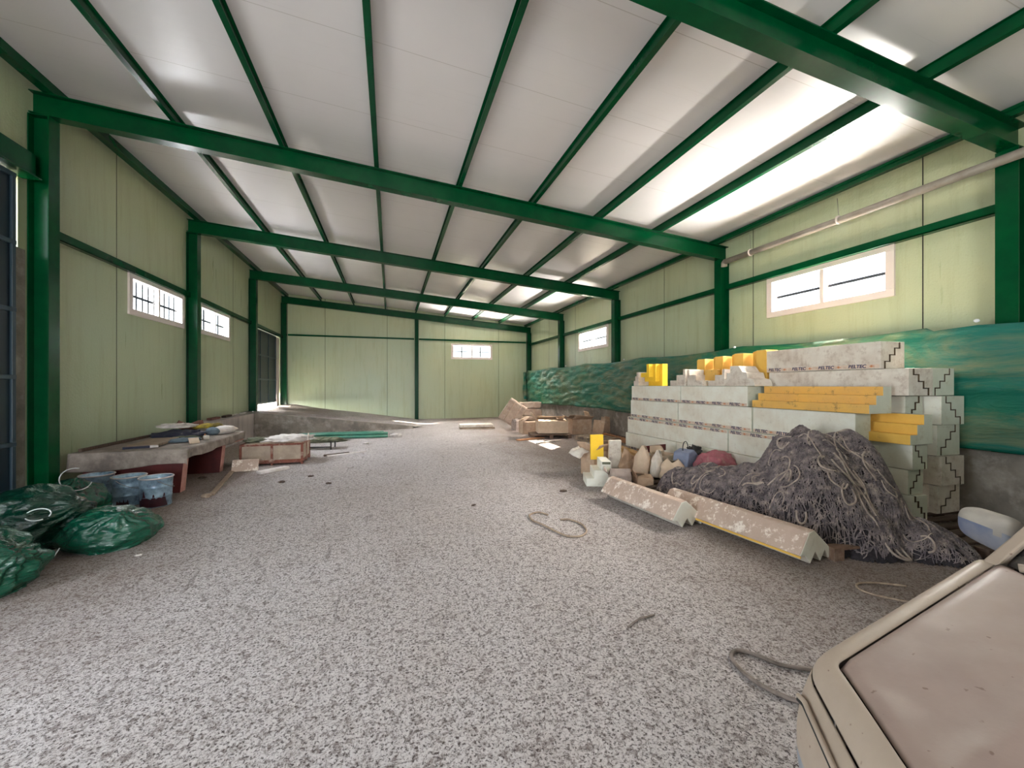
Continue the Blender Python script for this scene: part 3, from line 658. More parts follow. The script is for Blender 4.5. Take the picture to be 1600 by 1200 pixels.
g = MB(); g.blob('cloth_white', (.40, .25, .075), 21, .45, 2.2, flat=-.02, fold=.4, T=TR(0, 0, .02)); on_crate(g, 'white_sheet', .72, .42, ch+.004, .1, 'crumpled white sheet spread over the rusty crate', 'sheet')
g = MB(); g.blob('junk_olive', (.2, .2, .06), 22, .45, 2.6, flat=-.02, T=TR(0, 0, .02)); on_crate(g, 'olive_rags', .18, .4, ch+.004, .1, 'olive coloured rags on the left end of the rusty crate', 'rags')
for k in range(3):
    g = MB(); g.box((-.22, -.014, 0), (.22, .014, .016), 'wood_grey'); on_crate(g, 'wood_lath', .3+.27*k, .08+.02*k, ch+.002, .5-.5*k, ['short lath on the crate under the olive rags', 'short lath in the middle of the crate front edge', 'short lath on the right end of the crate front edge'][k], 'lath')
g = MB(); g.tube([(0, 0, 0), (.02, .01, .15)], .012, 'paper', 8); on_crate(g, 'white_bottle', 1.08, .3, ch+.001, 0, 'thin white stick upright on the right end of the crate', 'stick')
# stool frame behind the crate
e = empty('metal_stool', (-1.62, 10.32, 0), 'low black metal frame with a slatted top behind the rusty crate', 'stool', rz=-.1)
for x in (-.34, .30):
    for y in (-.2, .2): cb('leg', [((x, y-.015, 0), (x+.03, y+.015, .20))], 'black', e)
cb('seat', [((-.42+.17*i, -.24, .20), (-.28+.17*i, .24, .235)) for i in range(5)], 'junk_olive', e)
cb('stretcher', [((-.31, -.205, .05), (.30, -.19, .075))], 'black', e)
# cross of laths between crate and stool
for k in range(4):
    g = MB(); g.tube([(-.16, 0, .012), (.16, .02, .10+.03*k)], .012, 'rust' if k % 2 else 'wood_grey', 6); o = g.build('wood_stick'); o.location = (-1.98+.05*k, 10.02-.25*k+.3, 0); o.rotation_euler = (0, 0, .8*k+.2)
    tag(o, ['rusty stick lying crosswise between the crate and the stool, farthest back', 'second stick in the small cross between the crate and the stool', 'third stick in the small cross between the crate and the stool', 'nearest stick in the small cross right of the crate'][k], 'stick')
# bundle of green tubes
for k in range(8):
    x, y, z = -2.42, 12.0+.09*(k % 4), .045+.075*(k//4); L = 2.35-.12*((k*3) % 4)
    y += .045*(k//4); pts = [(0, 0, 0), (L*.35, .02, .01), (L*.7, .02, .005), (L, .0, .0)]
    g = MB(); g.tube(pts, .04, 'tube_green', 10); o = g.build('green_tube'); o.location = (x, y, z); o.rotation_euler = (0, 0, -.03+.012*(k % 3))
    tag(o, 'dusty green tube lying in the bundle before the ramp, %s' % ['frontmost on the floor', 'second on the floor', 'third on the floor', 'rearmost on the floor', 'frontmost of the top layer', 'second of the top layer', 'third of the top layer', 'rearmost of the top layer'][k], 'tube', 'green tubes before the ramp')
g = MB(); g.blob('junk_olive', (.55, .18, .10), 31, .4, 2.4, flat=-.03, fold=.3, T=TR(0, 0, .03)); o = g.build('green_netting'); o.location = (-1.75, 11.5, 0); tag(o, 'dull green netting heap at the left end of the tube bundle', 'netting')
g = MB(); g.blob('cloth_white', (.16, .10, .06), 32, .5, 2.4, flat=-.03, fold=.3, T=TR(0, 0, .03)); o = g.build('frayed_end'); o.location = (.13, 12.05, 0); tag(o, 'frayed pale scrap at the right end of the green tubes', 'scrap')
# bits on the floor
board('foam_slab', (-2.42, 7.95), (.40, .05, .21), .02, .0, 'eps_dirt', 'dirty foam slab standing on edge under the crate', 'slab', rx=-.35, bevel=.01)
board('foam_strip', (-1.95, 7.83), (.50, .14, .05), .75, .0, 'cloth_white', 'bright white foam strip on the floor in front of the crate', 'strip', bevel=.012)
g = MB(); g.box((-.03, -.84, 0), (.03, .84, .03), 'wood_grey'); o = g.build('wooden_lath', bevel=.004); o.location = (-2.47, 7.18, .0); o.rotation_euler = (0, 0, .18); tag(o, 'pale wooden lath lying on the floor from under the table', 'lath')
g = MB(); g.blob('wood_grey', (.06, .04, .03), 41, .3, T=TR(0, 0, .02)); o = g.build('wood_offcut'); o.location = (-2.36, 6.28, 0); tag(o, 'small wood offcut at the near tip of the pale lath', 'offcut')
g = MB(); g.box((-.42, -.025, 0), (.42, .025, .02), 'cloth_white'); o = g.build('thin_plank'); o.location = (-.9, 9.33, 0); o.rotation_euler = (0, 0, .45); tag(o, 'thin pale plank alone on the floor right of the crate', 'plank')
g = MB(); g.box((-.34, -.02, 0), (.2, .02, .03), 'wood_dark'); o = g.build('dark_plank'); o.location = (-1.05, 9.35, 0); o.rotation_euler = (0, 0, .52); tag(o, 'short dark lath beside the thin pale plank', 'lath')
rnd = random.Random(4)
chips = [(-2.9, 7.6, .07), (-1.25, 7.2, .05), (-.9, 6.6, .05), (-1.6, 6.9, .06), (.99, 4.87, .035), (2.33, 5.14, .06), (-.6, 10.8, .09), (2.2, 9.9, .05), (-2.12, 4.3, .03)]
cl = ['dark clod under the long table beside its far leg', 'dark clod on the floor in front of the white foam strip', 'dark clod on the open floor right of the long table', 'dark clod on the floor near the pale lath', 'tiny dark clod in the middle of the floor', 'dark crumb on the floor left of the stepped white foam block', 'grey flake before the green tubes', 'pale flake by the sunlit patch', 'white scrap between the two front rubbish bags']
for k, (x, y, r) in enumerate(chips):
    g = MB(); g.blob('wood_dark' if k < 6 else 'cloth_white', (r*.8, r*.55, r*.25), k+50, .5, 2, sub=3, T=TR(0, 0, r*.18)); o = g.build('dirt_clod' if k < 6 else 'floor_scrap'); o.location = (x, y, 0); tag(o, cl[k], 'clod' if k < 6 else 'scrap')

# ------------------------------------------------------------------ far right: bales, boxes, pallets
board('white_slab', (2.85, 13.62), (1.15, .55, .09), -.1, 0.065, 'eps_dusty', 'flat whitish slab lying by the back wall left of the tilted bale', 'slab', bevel=.01)
board('wooden_board', (2.88, 13.6), (1.2, .5, .055), -.08, 0.003, 'wood_grey', 'grey board under the flat whitish slab', 'board', bevel=.006)
def bale(loc, size, rot, label, layers=1, seed=0):
    e = empty('wrapped_bale', loc, label, 'bale', 'wrapped brown bales in the far corner'); e.rotation_euler = rot
    g = MB(); w, d, h = size; bm = bmesh.new(); bmesh.ops.create_cube(bm, size=1); bmesh.ops.subdivide_edges(bm, edges=bm.edges, cuts=9, use_grid_fill=True)
    k = g.mat('bale')
    for v in bm.verts:
        p = v.co; n_ = noise.noise(Vector((p.x*3+seed, p.y*3, p.z*3)))*.03+noise.noise(Vector((p.x*8+seed, p.y*8, p.z*8)))*.012
        rr = 1-.10*(max(0, abs(p.x)*2-.8)+max(0, abs(p.y)*2-.8))
        bulge = 1
        if layers > 1: bulge = 1+.035*abs(math.sin((p.z+.5)*math.pi*layers))
        g.v.append(Vector((p.x*w*(rr+n_)*bulge, p.y*d*(rr+n_)*bulge, (p.z+.5)*h+n_*h*.5)))
    for f in bm.faces: g.f.append([v.index for v in f.verts]); g.mi.append(k); g.smooth.append(True)
    bm.free(); g.build('bale_body', e)
    for s in (-.18, .2):
        g = MB(); a, b = w/2+.012, d/2+.012; g.tube([(s*w, -b, .02), (s*w, -b, h+.012), (s*w, b, h+.012), (s*w, b, .02)], .008, 'card', 5); g.build('strap', e)
    return e
bale((3.90, 13.40, .20), (.68, .36, .82), (0, .0, 0), 'wrapped brown bale tilted on its lower edge, left of the stacked one', 1, 2).rotation_euler = (.0, .59, -.30)
bale((5.05, 14.35, .0), (1.05, .8, .34), (0, 0, -.2), 'lowest layer of the stacked wrapped bales in the far corner', 1, 3)
bale((5.03, 14.35, .352), (1.02, .78, .26), (0, 0, -.25), 'middle layer of the stacked wrapped bales in the far corner', 1, 4)
bale((5.0, 14.35, .63), (1.0, .74, .22), (.0, -.04, -.15), 'top layer of the stacked wrapped bales in the far corner', 1, 5)
def open_box(loc, w, d, h, rz, m, label, flaps=(.6, .3, -.5, .9), seed=0, rx=0, ry=0, name='cardboard_box', inner=None):
    e = empty(name, loc, label, 'box'); e.rotation_euler = (rx, ry, rz); t = .006
    g = MB(); g.box((-w/2, -d/2, 0), (w/2, d/2, t), m); g.box((-w/2, -d/2, t), (w/2, -d/2+t, h), m); g.box((-w/2, d/2-t, t), (w/2, d/2, h), m); g.box((-w/2, -d/2+t, t), (-w/2+t, d/2-t, h), m); g.box((w/2-t, -d/2+t, t), (w/2, d/2-t, h), m)
    g.build('box_body', e)
    fl = min(w, d)*.48
    for k, a in enumerate(flaps):
        if a is None: continue
        g = MB(); L = w if k < 2 else d
        g.grid(lambda u, v: (L*(u-.5)*(1-.06*v), fl*v, .02*math.sin(v*2.5+u*3+seed)*v), 6, 5, m)
        T = TR(0, -d/2, h) if k == 0 else TR(0, d/2, h, rz=math.pi) if k == 1 else TR(-w/2, 0, h, rz=-math.pi/2) if k == 2 else TR(w/2, 0, h, rz=math.pi/2)
        T = T @ Matrix.Rotation(a, 4, 'X'); [setattr(g, 'v', [T @ v for v in g.v])]
        g.build('flap', e, solid=.005)
    return e
open_box((4.5, 10.75, .13), .86, .6, .34, -.22, 'card_light', 'pale open cardboard box catching the sun, standing on the brown pallet', (.15, .5, 2.2, .3), 1)
open_box((4.35, 11.75, .0), .9, .6, .36, -.1, 'card', 'flattened brown box behind the pale sunlit one', (.1, .2, .6, .3), 2)
open_box((5.62, 11.2, .0), .62, .5, .46, -.1, 'card', 'tall open brown cardboard box before the concrete plinth, flaps folded over', (2.6, .4, 2.6, 1.2), 3)
open_box((6.0, 10.55, .0), .3, .42, .44, .35, 'card', 'crushed brown box leaning beside the tall open box', (1.2, None, None, 1.5), 4, ry=.22)
open_box((4.05, 12.7, .0), .3, .2, .28, .6, 'card_grey', 'small grey box in front of the stacked bales', (1, 1, 1, 1), 5)
def pallet(loc, w, d, rz, m, label, n=6, tilt=0):
    e = empty('wooden_pallet', loc, label, 'pallet', 'wooden pallets', rz); e.rotation_euler = (tilt, 0, rz)
    for i in range(n):
        g = MB(); y = -d/2+(d-.1)*i/(n-1); g.box((-w/2, y, .09), (w/2, y+.10, .112), m); g.build('deck_board', e, bevel=.003)
    for x in (-w/2, -.05, w/2-.1):
        g = MB(); g.box((x, -d/2, .0), (x+.10, d/2, .02), m); g.build('bottom_board', e)
        for y in (-d/2, -.06, d/2-.12):
            g = MB(); g.box((x, y, .02), (x+.10, y+.12, .09), m); g.build('block', e)
    return e
pallet((4.42, 10.72, 0), 1.15, .75, -.22, 'wood', 'brown pallet under the pale sunlit cardboard box')
pallet((5.35, 9.6, 0), .8, .95, .15, 'wood_grey', 'empty grey pallet right of the sunlit box, before the tan boards')
board('white_batten', (4.0, 9.72), (.9, .06, .03), .42, 0, 'eps_dusty', 'whitish batten on the floor between the sunlit box and the empty pallet', 'batten')
board('orange_plank', (3.72, 10.38), (.9, .16, .03), .35, 0.0, 'wood_orange', 'short orange plank on the floor at the foot of the sunlit box', 'plank')
for k, (x, y, L, z, m) in enumerate(((5.86, 9.3, 2.6, 0, 'wood_orange'), (5.98, 9.1, 2.7, 0, 'wood_orange'), (6.1, 9.0, 2.6, 0, 'wood_dark'), (5.92, 9.15, 2.6, .055, 'wood_orange'), (6.05, 9.05, 2.5, .055, 'wood_dark'))):
    board('timber_beam', (x, y), (.09, L, .05), -.05, z, m, ['orange timber beam on the floor along the plinth, leftmost', 'orange timber beam on the floor in the middle of its pile', 'dark timber beam against the concrete plinth', 'orange timber beam lying on top of the pile, left', 'dark timber beam lying on top of the pile, right'][k], 'beam', group='timber beams beside the plinth')
# long tan boards in front of the stack
for k, (x, y, L, w, h, z, rz) in enumerate(((4.44, 6.82, 2.3, .15, .26, 0, -.15), (4.20, 6.72, 2.5, .14, .15, 0, -.2), (4.42, 7.9, 1.0, .3, .12, .0, .24))):
    if k == 2: continue
    board('tan_board', (x, y), (w, L, h), rz, z, 'tan', ['taller long tan board lying against the foot of the foam stack', 'lower long tan board in front of the taller one'][k], 'board', bevel=.008)
pallet((3.75, 4.9, 0), .85, 1.25, .18, 'wood_dark', 'dark pallet under the paper sacks behind the floor foam blocks', 7)
pallet((4.14, 2.86, 0), .95, 1.0, -.12, 'wood', 'brown pallet under the big fishing net', 6)
pallet((5.42, 2.5, 0), 1.15, 1.05, -.06, 'wood_dark', 'dark pallet under the near end of the foam stack, beside the car', 7)

# ------------------------------------------------------------------ foam blocks
def stair(w, h, x0=.2, st=3, mirror=False, lower=False, gap=0.0):
    d = (w*(1-2*x0))/st; q = h/(st+1); z = [(w*x0+gap, 0)]
    for i in range(st): z += [(w*x0+d*i+gap, q*(i+1)-gap), (w*x0+d*(i+1)+gap, q*(i+1)-gap)]
    z += [(w*x0+d*st+gap, h)]
    if not lower: p = z+[(w, h), (w, 0)]
    else: p = z+[(0, h), (0, 0)]
    if mirror: p = [(w-a, b) for a, b in p]
    return p, len(z)-1
blk = 'white foam blocks of the big stack'
lettermesh = None
def lettering():
    global lettermesh
    if lettermesh is None:
        c = bpy.data.curves.new('t', 'FONT'); c.body = 'BELTEC'; c.size = .054; c.extrude = .0006; c.offset = .0016; c.align_x = 'LEFT'; c.align_y = 'CENTER'; c.shear = .15
        t = bpy.data.objects.new('t', c); COL.objects.link(t); bpy.context.view_layer.update()
        lettermesh = bpy.data.meshes.new_from_object(t.evaluated_get(bpy.context.evaluated_depsgraph_get())); bpy.data.objects.remove(t)
        lettermesh.materials.clear()
    return lettermesh
def tape(par, x, y0, y1, zc_, h=.042):
    """printed tape on a face looking towards -X; par at origin of its own location"""
    w = Vector(par.location); g = MB(); g.box((x-.0015, y0, zc_-h/2), (x, y1, zc_+h/2), 'tape'); o = g.build('printed_tape', None); o.parent = par; o.location = -w
    lm = lettering(); g = MB(); n = max(1, int((y1-y0)/.30)); st = (y1-y0)/n
    for i in range(n):
        ys = y1-st*i-.03
        T = Matrix.Translation((x-.0022, ys, zc_)) @ Matrix(((0, 0, -1, 0), (-1, 0, 0, 0), (0, 1, 0, 0), (0, 0, 0, 1)))
        g.add([v.co.copy() for v in lm.vertices], [tuple(p.vertices) for p in lm.polygons], 'ink', T=T)
        g.box((x-.0022, ys-.265, zc_-.004), (x-.0015, ys-.215, zc_+.003), 'ink_orange'); g.box((x-.0022, ys-.245, zc_-.012), (x-.0015, ys-.225, zc_+.012), 'ink_orange')
    l = g.build('lettering', None); l.parent = o; return o
def block(prof, y0, y1, x, z, label, m='eps', end=None, side=None, bevel=.006, rz=0, group=blk, name='foam_block'):
    g = MB(); end = end or ('eps_end' if m == 'eps' else m); sd = side or [m]*len(prof)
    g.prism(prof, -(y1-y0)/2, (y1-y0)/2, end, 'Y', side=sd); o = g.build(name, None, bevel=bevel); o.location = (x, (y0+y1)/2, z); o.rotation_euler = (0, 0, rz); return tag(o, label, 'foam block', group)
def rect(w, h): return [(0, 0), (w, 0), (w, h), (0, h)]
rw = ['lowest', 'second', 'third', 'fourth', 'fifth', 'sixth']
# front column: four courses of long blocks, three blocks end to end
X1 = 4.70; lv = [.115, .25, .53, .855, 1.20, 1.488]
third = ['near', 'middle', 'far']
jit = random.Random(9)
for r in range(4):
    z0, z1 = lv[r]+.003, lv[r+1]-.003
    xo = [.04, -.02, -.0, .05][r]; w = .36 if r < 3 else .24
    segs = [(2.98, 4.235), (4.25, 5.70), (5.715, 7.12)]
    if r == 2: segs = [(2.95, 4.6), (4.606, 6.0), (6.006, 7.16)]
    if r == 1: segs = [(2.98, 4.6), (4.61, 5.66), (5.675, 7.20)]
    for k, (a, b) in enumerate(segs):
        x = X1+xo+jit.uniform(-.008, .008); ins = .01 if r < 3 else 0
        o = block(rect(w, z1-z0), a, b, x, z0, 'long white foam block facing the room, %s course of the stack, %s third' % (rw[r], third[k]))
        if r == 2: tape(o, x-.003, a+.01, b-.01, z1-.03)
        if r == 3: tape(o, x-.003, a+.01, b-.01, z0+.028)
        if r == 0: tape(o, x-.003, a+.01, b-.01, z1-.028)
# fifth course left part
for k, (a, b) in enumerate(((4.30, 5.62), (5.63, 7.06))):
    o = block(rect(.40, .282), a, b, X1+.03, 1.203, 'long white foam block in the fifth course, under the corner pieces, %s one' % ['nearer', 'farther'][k])
    tape(o, X1+.027, a+.01, b-.01, 1.203+.024)
# yellow stepped block, right part of the fifth course
def stepped(w, h, y0, y1, x, z, label, ym, st=2, x0=0.0):
    d = w*.62/st; q = h/(st+1); p = [(0, 0)]; sd = []
    for i in range(st): p += [(d*i, q*(i+1)), (d*(i+1), q*(i+1))]; sd += [ym, ym]
    p += [(d*st, h), (w, h), (w, 0)]; sd += [ym, 'eps_dusty', 'eps_dusty', 'eps_dusty']
    return block(p, y0, y1, x, z, label, 'eps_dusty', 'eps_end', sd, .004)
stepped(.34, .283, 2.82, 4.20, 4.70, 1.204, 'long stepped foam block with yellow steps at the front of the stack, fifth course', 'yellow_dirty')
stepped(.34, .30, 2.62, 3.9, 4.96, .90, 'short looking stepped foam block with yellow steps above the net, under the long yellow one', 'yellow')
# columns behind, pairs of interlocking stepped halves at the near end
def pair(x, z, w, h, y0, y1, mirror, lab, m='eps', x0=.18):
    a, _ = stair(w, h, x0, 3, mirror, False); b, _ = stair(w, h, x0, 3, mirror, True, -.010)
    if mirror: b = [(p[0]+.0, p[1]) for p in b]
    s1, s2 = ('right', 'left') if not mirror else ('left', 'right')
    a = [(p_[0], p_[1]) for p_ in a]
    dy = jit.choice((.004, .009))*(1 if mirror else -1)
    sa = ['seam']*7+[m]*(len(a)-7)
    block(a, y0+dy, y1, x, z, '%s stepped foam half, %s' % (s1, lab), m, side=sa, bevel=.003); block(b, y0, y1, x, z, '%s stepped foam half, %s' % (s2, lab), m, side=sa, bevel=.003)
pair(5.13, 1.683, .375, .30, 2.97, 4.35, False, 'uppermost pair on the stack', 'eps_dusty')
obs = [o for o in COL.objects if o.get('label', '').startswith('left stepped foam half, uppermost')]
tape(obs[0], 5.127, 2.98, 4.34, 1.683+.03)
pair(5.12, 1.392, .37, .285, 2.71, 4.3, True, 'top right pair of the stack, nearer the room', 'eps_dusty')
pair(5.50, 1.392, .38, .292, 2.73, 4.3, False, 'top right pair of the stack, nearer the tarp')
rows2 = [.115, .42, .74, 1.075]; nm = ['bottom course', 'second course', 'third course', 'fourth course']
for r, z in enumerate(rows2):
    h = (rows2+[1.389])[r+1]-z-.006; m = 'eps' if r > 1 else 'eps_dusty'
    pair(5.31+(.0 if r == 3 else .0)-.0, z, .27 if r > 1 else .30, h, 2.80+.05*(r % 2), 4.2, r % 2 == 0, 'middle pair at the near end of the stack, %s' % nm[r], m)
    pair(5.62, z, .38, h, 2.70+.04*((r+1) % 2), 4.2, r % 2 == 1, 'pair nearest the tarp at the stack end, %s' % nm[r], m)
for r, z in enumerate([.115, .375, .635]):
    pair(5.075, z, .225, .252, 2.66+.04*(r % 2), 4.1, r % 2 == 0, 'pair just behind the net at the stack end, %s' % ['bottom course', 'second course', 'third course'][r])
# pieces standing and lying on top of the far part
ZA = 1.489
def corner_piece(x, y, label, ym):
    """mitred corner: horizontal steps turning into upright steps"""
    e = empty('foam_corner', (x, y, ZA), label, 'foam block', 'yellow and white foam corner pieces')
    g = MB(); W_, H_ = .50, .34
    for i in range(3):
        t = .08; y1_ = -W_/2; f = .06*i
        # L-shape: bar at height i*t and an upright set in by i*t ; towards -Y is the viewer's right
        a0, a1 = -W_/2+i*t, W_/2-.08; b0, b1 = i*.085, i*.085+.085; f = .09*(2-i)
        g.box((f, a0, b0), (.30, a1, b1), ym)
        g.box((f, a0, b1), (.30, a0+t, H_+.08), ym)
    g.build('yellow_steps', e, bevel=.004)
    g = MB(); p = [(0, 0), (.16, 0), (.16, .10), (.11, .10), (.11, .19), (.06, .19), (.06, .27), (.0, .27)]
    p = [(W_/2-.04+(a if a > 0 else a), b) for a, b in p]; g.prism(p, -.03, .22, 'eps_dusty', 'X'); g.build('white_end', e, bevel=.004)
    return e
corner_piece(4.76, 6.62, 'bright yellow stepped foam corner at the far left top of the stack', 'yellow_bright')
def stair_end(x, y, w, h, dep, label, flip=False, m='eps_dusty', z=ZA):
    p, _ = stair(w, h, .12, 2, False, False); p = [(-a, b) for a, b in p] if not flip else p
    g = MB(); g.prism(p, 0, dep, m, 'X'); o = g.build('foam_corner', None, bevel=.004); o.location = (x, y, z); return tag(o, label, 'foam block', 'white stepped ends on the stack')
stair_end(4.74, 5.95, .42, .28, .3, 'white stepped end right of the bright yellow corner, dusty top')
stair_end(4.74, 5.10, .38, .27, .3, 'white stepped end beside the orange notch, facing left', True)
stair_end(4.74, 5.07, .36, .25, .3, 'white stepped end beside the orange notch, facing right')
p = [(-.05, 0), (-.05, .30), (-.30, .30), (-.42, .22), (-.46, .14), (-.72, .10), (-.78, .04), (-.78, 0)]
g = MB(); p = [(0, 0), (0, .10), (.09, .10), (.09, .19), (.18, .19), (.18, .29), (.42, .285), (.52, .20), (.62, .19), (.66, .11), (.80, .09), (.84, .03), (.84, 0)]
p = [(0, 0), (0, .10), (.09, .10), (.09, .19), (.18, .19), (.18, .29), (.42, .285), (.52, .20), (.62, .19), (.66, .11), (.80, .09), (.84, .03), (.84, 0)]
g = MB(); g.prism([(-a*.62, b) for a, b in p], 0, .32, 'eps_dusty', 'X'); o = g.build('foam_corner', None, bevel=.006); o.location = (4.72, 4.70, ZA); tag(o, 'white stepped end with a broken sloping right side, next to the tall yellow uprights', 'foam block', 'white stepped ends on the stack')
g = MB(); g.box((0, -.26, 0), (.05, 0, .26), 'yellow_dirty'); o = g.build('foam_corner', None, bevel=.004); o.location = (4.86, 5.22, ZA); tag(o, 'brown orange foam piece showing in the notch between two white stepped ends', 'foam block')
# upright yellow stepped pieces behind
yy = 5.86
for k in range(4):
    w = .36; h = .46+.02*k
    p = [(0, 0), (0, .06), (-.1, .06), (-.1, .14), (-.2, .14), (-.2, .22), (-w, .22), (-w, 0)]
    g = MB(); sd = ['yellow_dirty' if k else 'yellow', 'yellow', 'yellow', 'yellow', 'yellow', 'yellow', 'yellow', 'yellow']
    q = [(.28-b, a) for a, b in p]     # x depth, y
    g.prism(q, 0, h, 'eps_end', 'Z', side=sd); o = g.build('foam_upright', None, bevel=.004); o.location = (5.06, yy-.385*k, ZA)
    tag(o, ['upright stepped yellow foam piece behind the white ends, leftmost and stained', 'upright stepped yellow foam piece behind the orange notch', 'upright stepped yellow foam piece behind the broken white end', 'tallest upright yellow foam piece against the uppermost white block'][k], 'foam block', 'upright yellow foam pieces on the stack')

# two dirt caked blocks on the floor, steps down
def floor_block(cx, cy, L, rz, label, stripe):
    W_ = .40; q = .10
    top = [(-.20, .12), (-.03, .27), (.03, .27), (.24, .06)]
    p = [(-.20, .09), (-.07, .27), (.0, .28), (.27, .06), (.21, .0), (.15, .085), (.085, .0), (.015, .09), (-.055, .0), (-.13, .08)]
    e = empty('foam_block', (cx, cy, .004), label, 'foam block', None, rz)
    g = MB(); sd = ['eps_dirt', 'eps_dirt', 'eps_dirt']+['eps_dusty']*(len(p)-3)
    n = 10
    g.prism(p, -L/2, L/2, 'eps', 'Y', side=sd); g.build('block_body', e, bevel=.01)
    if stripe:
        g = MB(); g.box((-.176, -L/2+.01, .062), (-.166, L/2-.01, .080), 'yellow'); o = g.build('yellow_strip', e)
    return e
floor_block(2.92, 4.08, 1.25, .10, 'dirt caked foam block on the floor, the left one, steps facing down', False)
floor_block(3.32, 3.20, 1.52, .12, 'longer dirt caked foam block with a yellow lower edge on the floor before the net', True)
# stepped white block by the scraps
e = empty('foam_block', (2.78, 5.30, 0), 'small white stepped foam block standing on the floor left of the scraps', 'foam block', None, -.35)
g = MB(); g.prism([(0, 0), (0, .12), (.11, .12), (.11, .24), (.22, .24), (.22, .37), (.36, .37), (.36, 0)], 0, .42, 'eps'); g.build('block_body', e, bevel=.005)
g = MB(); g.box((.361, .02, .30), (.364, .40, .36), 'tape'); g.box((.23, -.003, .33), (.35, -.001, .365), 'junk_olive'); g.build('printed_tape', e)

# ------------------------------------------------------------------ scraps and sacks between the blocks and the stack
open_box((3.30, 5.98, .0), .34, .34, .42, .2, 'card', 'torn cardboard box with a white flap behind the stepped white foam block', (2.4, .5, 2.2, 1.4), 7)
board('yellow_board', (3.20, 5.74), (.22, .03, .40), -.1, .40, 'yellow_bright', 'bright yellow foam board sticking up from the torn box', 'board', rx=-.05)
bpy.data.objects['yellow_board'].location.z = .30
board('foam_board', (3.46, 5.66), (.20, .05, .46), -.15, .16, 'eps_dusty', 'dusty white foam board standing beside the yellow one', 'board', rx=.1)
def sheet(loc, a, b, rot, m, label, cat='cardboard', name='cardboard_scrap', seed=0, curl=.08):
    g = MB(); g.grid(lambda u, v: (a*(u-.5), b*(v-.5), curl*math.sin(u*3+seed)+curl*.7*noise.noise(Vector((u*3, v*3, seed)))), 12, 12, m)
    zmin = min((Matrix.Rotation(rot[2], 4, 'Z') @ Matrix.Rotation(rot[1], 4, 'Y') @ Matrix.Rotation(rot[0], 4, 'X') @ v).z for v in g.v)
    o = g.build(name, None, solid=.006); o.location = (loc[0], loc[1], loc[2]-zmin); o.rotation_euler = rot; return tag(o, label, cat)
sheet((3.10, 6.05, .30), .36, .30, (.2, -.7, .1), 'eps_dusty', 'white torn sheet hanging over the left side of the torn box', seed=1)
sheet((3.70, 5.62, .0), .26, .36, (1.0, .3, -.6), 'card', 'curled cardboard scrap right of the dusty foam board', seed=2, curl=.12)
sheet((3.78, 6.1, .0), .22, .30, (1.2, -.2, -.5), 'card_light', 'pale cardboard scrap leaning behind the curled one', seed=5, curl=.1)
open_box((3.16, 5.02, 0), .30, .26, .20, -.45, 'card_grey', 'small grey cardboard box with dented flaps before the left floor block', (1.2, .4, 2.2, .3), 8)
open_box((3.44, 4.86, 0), .22, .24, .20, -.3, 'card', 'small brown cardboard box beside the small grey one', (.2, .3, 1.8, .4), 9)
def sack(loc, size, rz, m, label, seed, stripe=False):
    g = MB()
    def fn(u, v):
        a = u*2*math.pi; r = 1-.55*max(0, (v-.62)/.38)**1.3; r *= 1+.10*noise.noise(Vector((math.cos(a)*1.5+seed, math.sin(a)*1.5, v*3)))
        r += .05*math.sin(a*5+seed+v*4)*v
        return (size[0]*math.cos(a)*r*(.6+.4*math.sin(min(1, v*6+.5)*1.57)), size[1]*math.sin(a)*r*(1-.5*max(0, v-.7)), size[2]*v*(1+.08*math.sin(a*2+seed)))
    g.grid(fn, 40, 24, m, closed_u=True); o = g.build('paper_sack', None, solid=.004); o.location = loc; o.rotation_euler = (.08, .1*math.sin(seed), rz); return tag(o, label, 'sack', 'paper sacks on the dark pallet')
sack((3.72, 5.32, .114), (.11, .12, .42), .3, 'card_light', 'tall tan paper sack, leftmost on the dark pallet', 1)
sack((3.84, 5.10, .114), (.10, .09, .38), .8, 'paper', 'whitish paper sack with streaks between the tall tan sack and the slumped one', 2.3)
sack((3.93, 4.86, .114), (.17, .15, .30), .1, 'card_light', 'slumped tan paper sack in front of the blue grey case', 3.1)
open_box((4.15, 5.32, .114), .34, .24, .30, .25, 'card_light', 'tan box with a dark red edge behind the paper sacks', (None, 1.9, None, None), 12)
board('red_board', (4.12, 5.5), (.5, .02, .10), .2, .40, 'oxide', 'dark red board lying across the tan box behind the sacks', 'board')
bpy.data.objects['red_board'].location.z = .425
e = empty('plastic_case', (4.18, 4.86, .114), 'blue grey plastic case with a wire handle left of the pink sack', 'case', rz=.35)
g = MB(); g.prism([(-.14, 0), (.16, 0), (.2, .34), (.06, .44), (-.10, .40), (-.17, .10)], -.1, .14, 'bluegrey'); g.build('case_body', e, bevel=.02)
g = MB(); g.tube([(.02+.07*math.cos(t), .02, .46+.09*math.sin(t)) for t in [i*math.pi/10-.2 for i in range(13)]], .006, 'black', 6); g.build('handle', e)
g = MB(); g.blob('black', (.11, .1, .09), 61, .5, 3, T=TR(.22, 0, .38)); g.build('strap', e)
g = MB(); g.blob('pink', (.26, .22, .22), 62, .28, 1.8, flat=-.16, fold=.18, T=TR(0, 0, .17)); o = g.build('pink_sack'); o.location = (4.42, 4.55, .16); tag(o, 'dusty pink mesh sack between the blue grey case and the foam stack', 'sack')
